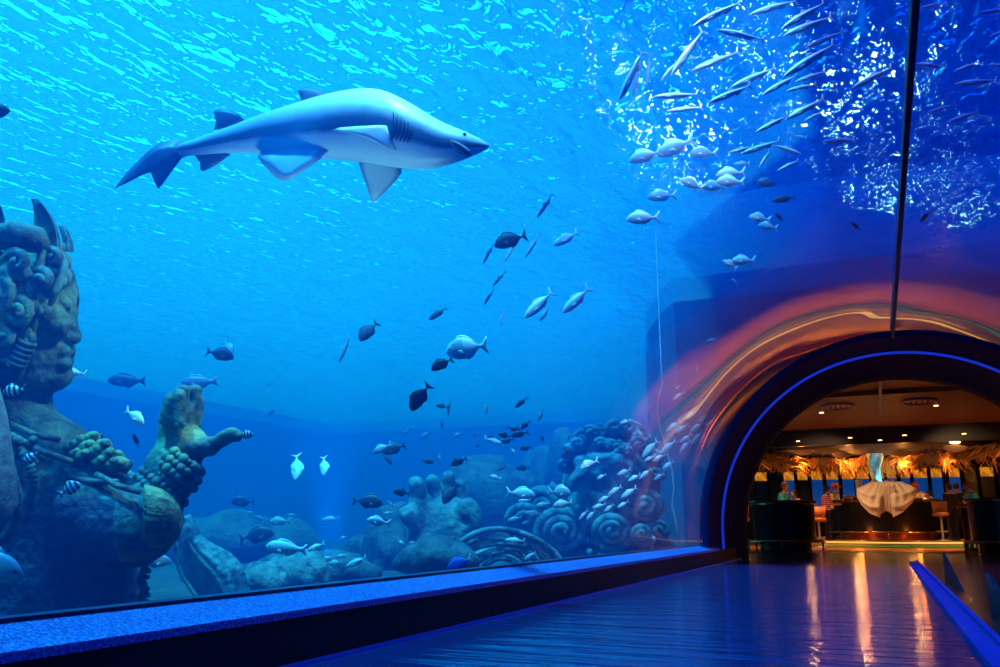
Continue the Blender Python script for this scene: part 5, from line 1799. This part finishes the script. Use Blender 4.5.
def person(loc, face, H, shirt, pants, hair, label, lean=0.0, arms='bar', legs='stand', hat=None, look=0.0, seat=.75):
    "one continuous figure; faces +Y locally, turned by face"
    s = H/1.7
    root = empty('person', loc, face)
    tag(root, label, 'person')
    hip = Vector((0, 0, .90)) if legs == 'stand' else Vector((0, 0, seat + .08))
    tilt = Matrix.Rotation(-lean, 3, 'X')
    def T(x, y, z): return tuple(hip + tilt @ Vector((x, y, z - .90)))
    sh, nk, hd = {}, T(0, .0, 1.46), T(0, .02, 1.60)
    L = {}
    for q in (-1, 1):
        L['sh', q] = T(q*.175, 0, 1.40)
        if arms == 'bar':
            L['el', q] = T(q*.25, .10, 1.14); L['wr', q] = T(q*.12, .34, 1.18)
        elif arms == 'hang':
            L['el', q] = T(q*.23, .0, 1.12); L['wr', q] = T(q*.22, .10, .88)
        else:
            L['el', q] = T(q*.24, .12, 1.16); L['wr', q] = T(q*.08, .20, 1.34)
        if legs == 'stand':
            L['hp', q] = (q*.09, 0, .88); L['kn', q] = (q*.10, .02, .48); L['an', q] = (q*.11, -.01, .08)
        else:
            z = hip.z
            L['hp', q] = (q*.09, 0, z); L['kn', q] = (q*.13, .40, z + .02); L['an', q] = (q*.13, .36, z - .40)
    def fn(Q):
        d = s_cap(Q, T(0, 0, .98), T(0, -.01, 1.30), .135, .155)
        d = smin(d, s_cap(Q, (-.075, 0, hip.z+.02), (.075, 0, hip.z+.02), .125, .125), .06)
        d = smin(d, s_cap(Q, L['sh', -1], L['sh', 1], .07, .07), .07)
        d = smin(d, s_cap(Q, T(0, 0, 1.42), nk, .06, .052), .03)
        d = smin(d, s_cap(Q, nk, hd, .05, .05), .02)
        hc = np.array(hd)
        d = smin(d, s_ell(Q, hc + np.array((0, .0, .03)), (.078, .098, .115)), .02)
        d = smin(d, s_ell(Q, hc + np.array((0, .035, -.03)), (.055, .065, .07)), .02)
        d = smin(d, s_cap(Q, hc + np.array((0, .098, .035)), hc + np.array((0, .112, -.003)), .010, .014), .012)
        for q in (-1, 1):
            d = smin(d, s_ell(Q, hc + np.array((q*.080, -.005, .02)), (.014, .024, .034)), .008)
            d = smax(d, -s_sph(Q, hc + np.array((q*.032, .108, .035)), .018), .01)
            d = smin(d, s_chain(Q, [L['sh', q], L['el', q], L['wr', q]], [.058, .043, .031], .02), .035)
            w_ = np.array(L['wr', q]); dv = w_ - np.array(L['el', q]); dv = dv/np.sqrt((dv**2).sum())
            sd = np.cross(dv, (0, 0, 1.0)); sd = sd/max(1e-6, np.sqrt((sd**2).sum()))
            d = smin(d, s_cap(Q, w_ + dv*.02, w_ + dv*.075, .030, .036), .02)
            for fi in range(4):
                o_ = sd*(fi-1.5)*.019
                b0 = w_ + dv*.085 + o_; b1 = w_ + dv*(.165 - .010*abs(fi-1.4)) + o_*1.15 + np.array((0, 0, -.02))
                d = smin(d, s_cap(Q, b0, b1, .0095, .0080), .006)
            d = smin(d, s_cap(Q, w_ + dv*.04 - q*sd*.028, w_ + dv*.095 - q*sd*.060, .012, .009), .008)
            d = smin(d, s_chain(Q, [L['hp', q], L['kn', q], L['an', q]], [.092, .062, .045], .02), .04)
            an = np.array(L['an', q])
            d = smin(d, s_cap(Q, an + np.array((0, -.03, -.035)), an + np.array((0, .15, -.045)), .045, .036), .025)
        return d
    z1 = T(0, 0, 1.80)[2] + .08
    me = sdf_mesh('body', fn, (-.36, -.34, -.01), (.36, .74, z1), .013)
    co = np.empty(len(me.vertices)*3, np.float32); me.vertices.foreach_get('co', co); co = co.reshape(-1, 3)
    A = {kk: np.array(v) for kk, v in L.items()}
    nkv, hv = np.array(nk), np.array(hip)
    ax = (nkv - hv)/np.linalg.norm(nkv - hv)
    fi = np.array([list(p_.vertices)[:4] for p_ in me.polygons])
    C = co[fi].mean(1)
    tz = (C - hv) @ ax
    idx = np.where((tz > .05) & (tz < np.linalg.norm(nkv - hv) - .03), 1, 2)
    idx = np.where((C[:, 2] > nkv[2] - .03) & (np.linalg.norm(C - np.array(hd), axis=1) < .26), 0, idx)
    for q in (-1, 1):
        for fo in (0.45,):
            e_, w_ = A['el', q], A['wr', q]
            dv = (w_ - e_)/np.linalg.norm(w_ - e_)
            t = (C - e_) @ dv
            dist = np.linalg.norm(C - e_ - t[:, None]*dv, axis=1)
            idx = np.where((t > .02) & (dist < .085) & (idx != 0), 0, idx)
            u = A['sh', q] - e_; t2 = np.clip(((C - e_) @ u)/(u @ u), 0, 1)
            dd = np.linalg.norm(C - e_ - t2[:, None]*u, axis=1)
            idx = np.where((dd < .07) & (idx == 2) & (C[:, 2] > hip.z + .05), 1, idx)
    idx = np.where((C[:, 2] < .085) & (legs == 'stand'), 3, idx)
    me.polygons.foreach_set('material_index', idx.astype(np.int32))
    b = link('body', me, [M_skin, shirt, pants, M_black], root)
    hc = Vector(hd)
    def hairfn(Q):
        c = np.array(hc)
        d = s_ell(Q, c + np.array((0, -.012, .045)), (.092, .108, .118))
        d = smax(d, -s_ell(Q, c + np.array((0, .085, -.035)), (.085, .075, .105)), .02)
        d = smax(d, -(Q[..., 2] - (c[2] - .06)), .01)
        return d + np_noise(Q, 60, 1)*.004
    hm = sdf_mesh('hair', hairfn, tuple(hc - Vector((.13, .14, .13))), tuple(hc + Vector((.13, .14, .2))), .012)
    link('hair', hm, hair, root)
    if hat:
        hb = MB()
        c = hc + Vector((0, 0, .075))
        hb.lathe([(.112, -.02), (.114, .03), (.10, .075), (.06, .105), (0, .115)], 20, c)
        hb.tube([c + Vector((-.085, .07, -.01)), c + Vector((-.05, .165, -.02)), c + Vector((.05, .165, -.02)), c + Vector((.085, .07, -.01))], .016, 6)
        hb.build('cap', hat, root)
    root.scale = (s, s, s)
    return root
C_green = cloth_m('green_shirt', (.12, .85, .55))
C_red = cloth_m('red_striped_shirt', (.70, .03, .06), (.85, .75, .68), 5.0)
C_white = cloth_m('white_shirt', (.85, .75, .66))
C_redp = cloth_m('red_shirt', (.72, .04, .05))
C_dark = cloth_m('dark_clothes', (.015, .014, .018))
C_jean = cloth_m('black_trousers', (.012, .012, .015))
H_dark = pbr('dark_hair', (.02, .012, .008), .6)
H_red = pbr('auburn_hair', (.16, .04, .015), .6)
C_cap = cloth_m('red_cap', (.55, .06, .03))
def put(px, Y): return X(px, Y)
YB = 23.6
person((X(784, YB), YB, .05), -1.9, 1.62, C_green, C_jean, H_red, 'person in green shirt leaning behind the left round bar', .12, 'bar', 'stand')
person((X(799, YB+.7), YB+.7, 0), 2.4, 1.50, C_green, C_jean, H_dark, 'smaller dark haired person beside the green shirt behind left round bar', .12, 'raise', 'stand')
person((X(827, 28.7), 28.75, .17), -1.2, 1.60, C_red, C_jean, H_dark, 'person in red striped shirt and black trousers standing left of the main bar', .10, 'bar', 'stand')
person((X(834, 31.0), 31.3, .17), -1.9, 1.76, C_white, C_jean, H_red, 'person in white top and red cap behind the red striped shirt', .15, 'bar', 'stand', hat=C_cap)
person((X(921, 32.6), 32.6, .17), 2.7, 1.80, C_white, C_jean, H_red, 'person in white shirt and red cap leaning over right end of main bar', .18, 'bar', 'stand', hat=C_cap)
person((X(937, 30.2), 30.3, .17), 1.5, 1.48, C_redp, C_jean, H_dark, 'person in red shirt at the right end of the main bar', .18, 'bar', 'stand')
person((X(953, 28.9), 28.9, .17), .5, 1.60, C_dark, C_jean, H_dark, 'person in dark clothes standing left of two at the right of the bar', .0, 'hang', 'stand')
person((X(961, 29.4), 29.7, .17), .2, 1.66, C_dark, C_jean, H_dark, 'person in dark clothes standing nearest the right round bar', .0, 'hang', 'stand')
person((X(977, YB), YB, 0), 1.9, 1.62, C_green, C_jean, H_red, 'person in green shirt leaning behind the right round bar', .15, 'bar', 'stand')
person((X(967, YB+.8), YB+.8, 0), -2.2, 1.50, C_dark, C_jean, H_dark, 'dark haired person facing the green shirt at right round bar', .1, 'raise', 'stand')

# ------------------------------------------------------------------ warm lights of the bar, and added fill spots
def lamp(name, typ, loc, col, e, size=.3, rot=None, sy=None):
    d = bpy.data.lights.new(name, typ)
    d.color = col; d.energy = e
    if typ == 'AREA':
        d.size = size
        if sy: d.shape = 'RECTANGLE'; d.size_y = sy
    elif typ in ('POINT', 'SPOT'): d.shadow_soft_size = size
    o = bpy.data.objects.new(name, d)
    COL.objects.link(o); o.location = loc
    if rot: o.rotation_euler = rot
    return o
WARM = (1, .40, .09)
UPD = (PI, 0, 0)
for x, y in ((-.9, 18.9), (1.7, 18.9)):
    o = lamp('ceiling_uplight', 'SPOT', (x, y, 2.3), WARM, 24, .1, (PI, 0, 0)); o.data.spot_size = 2.3; o.data.spot_blend = .6
for x, y, z, e, ang in ((-2.1, 23.7, 2.9, 90, 1.2), (-1.3, 25.4, 3.3, 480, .95), (.5, 25.0, 3.3, 520, .95), (2.3, 25.4, 3.3, 480, .95), (-1.3, 27.0, 3.0, 240, .9), (2.0, 27.0, 3.0, 240, .9), (-3.4, 26.0, 3.3, 400, .9), (-.9, 31.9, 2.9, 50, 1.5), (1.8, 31.9, 2.9, 50, 1.5), (2.9, 24.0, 2.9, 45, 1.0)):
    o = lamp('bar_downlight', 'SPOT', (x, y, z), WARM, e, .06); o.data.spot_size = ang; o.data.spot_blend = .4
for x in (-3.9, -2.2, -.8, .9, 2.2, 3.9):
    lamp('thatch_lamp', 'POINT', (x, 32.0 - 5.4*abs((x+.1)/4.7)**1.8 - .2, 2.6), WARM, 40, .06)
lamp('step_glow', 'POINT', (cxm - .8, 28.75, .42), (1, .22, .03), 7, .06)
lamp('step_glow', 'POINT', (cxm + .8, 28.75, .42), (1, .22, .03), 7, .06)
o = lamp('column_light', 'SPOT', (.3, 30.9, 1.75), (.2, .8, 1), 40, .05, (PI*.82, 0, 0)); o.data.spot_size = 1.2

for x, y, tx, ty, e in ((-2.4, 21.3, -2.2, 24, 120), (2.9, 21.3, 2.9, 24, 90), (-1.2, 23.4, -1.6, 29, 150), (2.2, 23.4, 2.5, 29.5, 150)):
    v_ = Vector((tx - x, ty - y, 1.35 - 3.3))
    o = lamp('people_fill', 'SPOT', (x, y, 3.3), (1, .55, .25), e, .05, v_.to_track_quat('-Z', 'Y').to_euler()); o.data.spot_size = .75; o.data.spot_blend = .6  # added spots to brighten the people from the front

o = lamp('cloth_fill', 'SPOT', (cxm-1.3, 27.5, 3.2), (1, .62, .32), 190, .05, Vector((1.3, 1.35, -1.7)).to_track_quat('-Z', 'Y').to_euler()); o.data.spot_size = .75; o.data.spot_blend = .6  # added spot that brings out the folds of the cloth
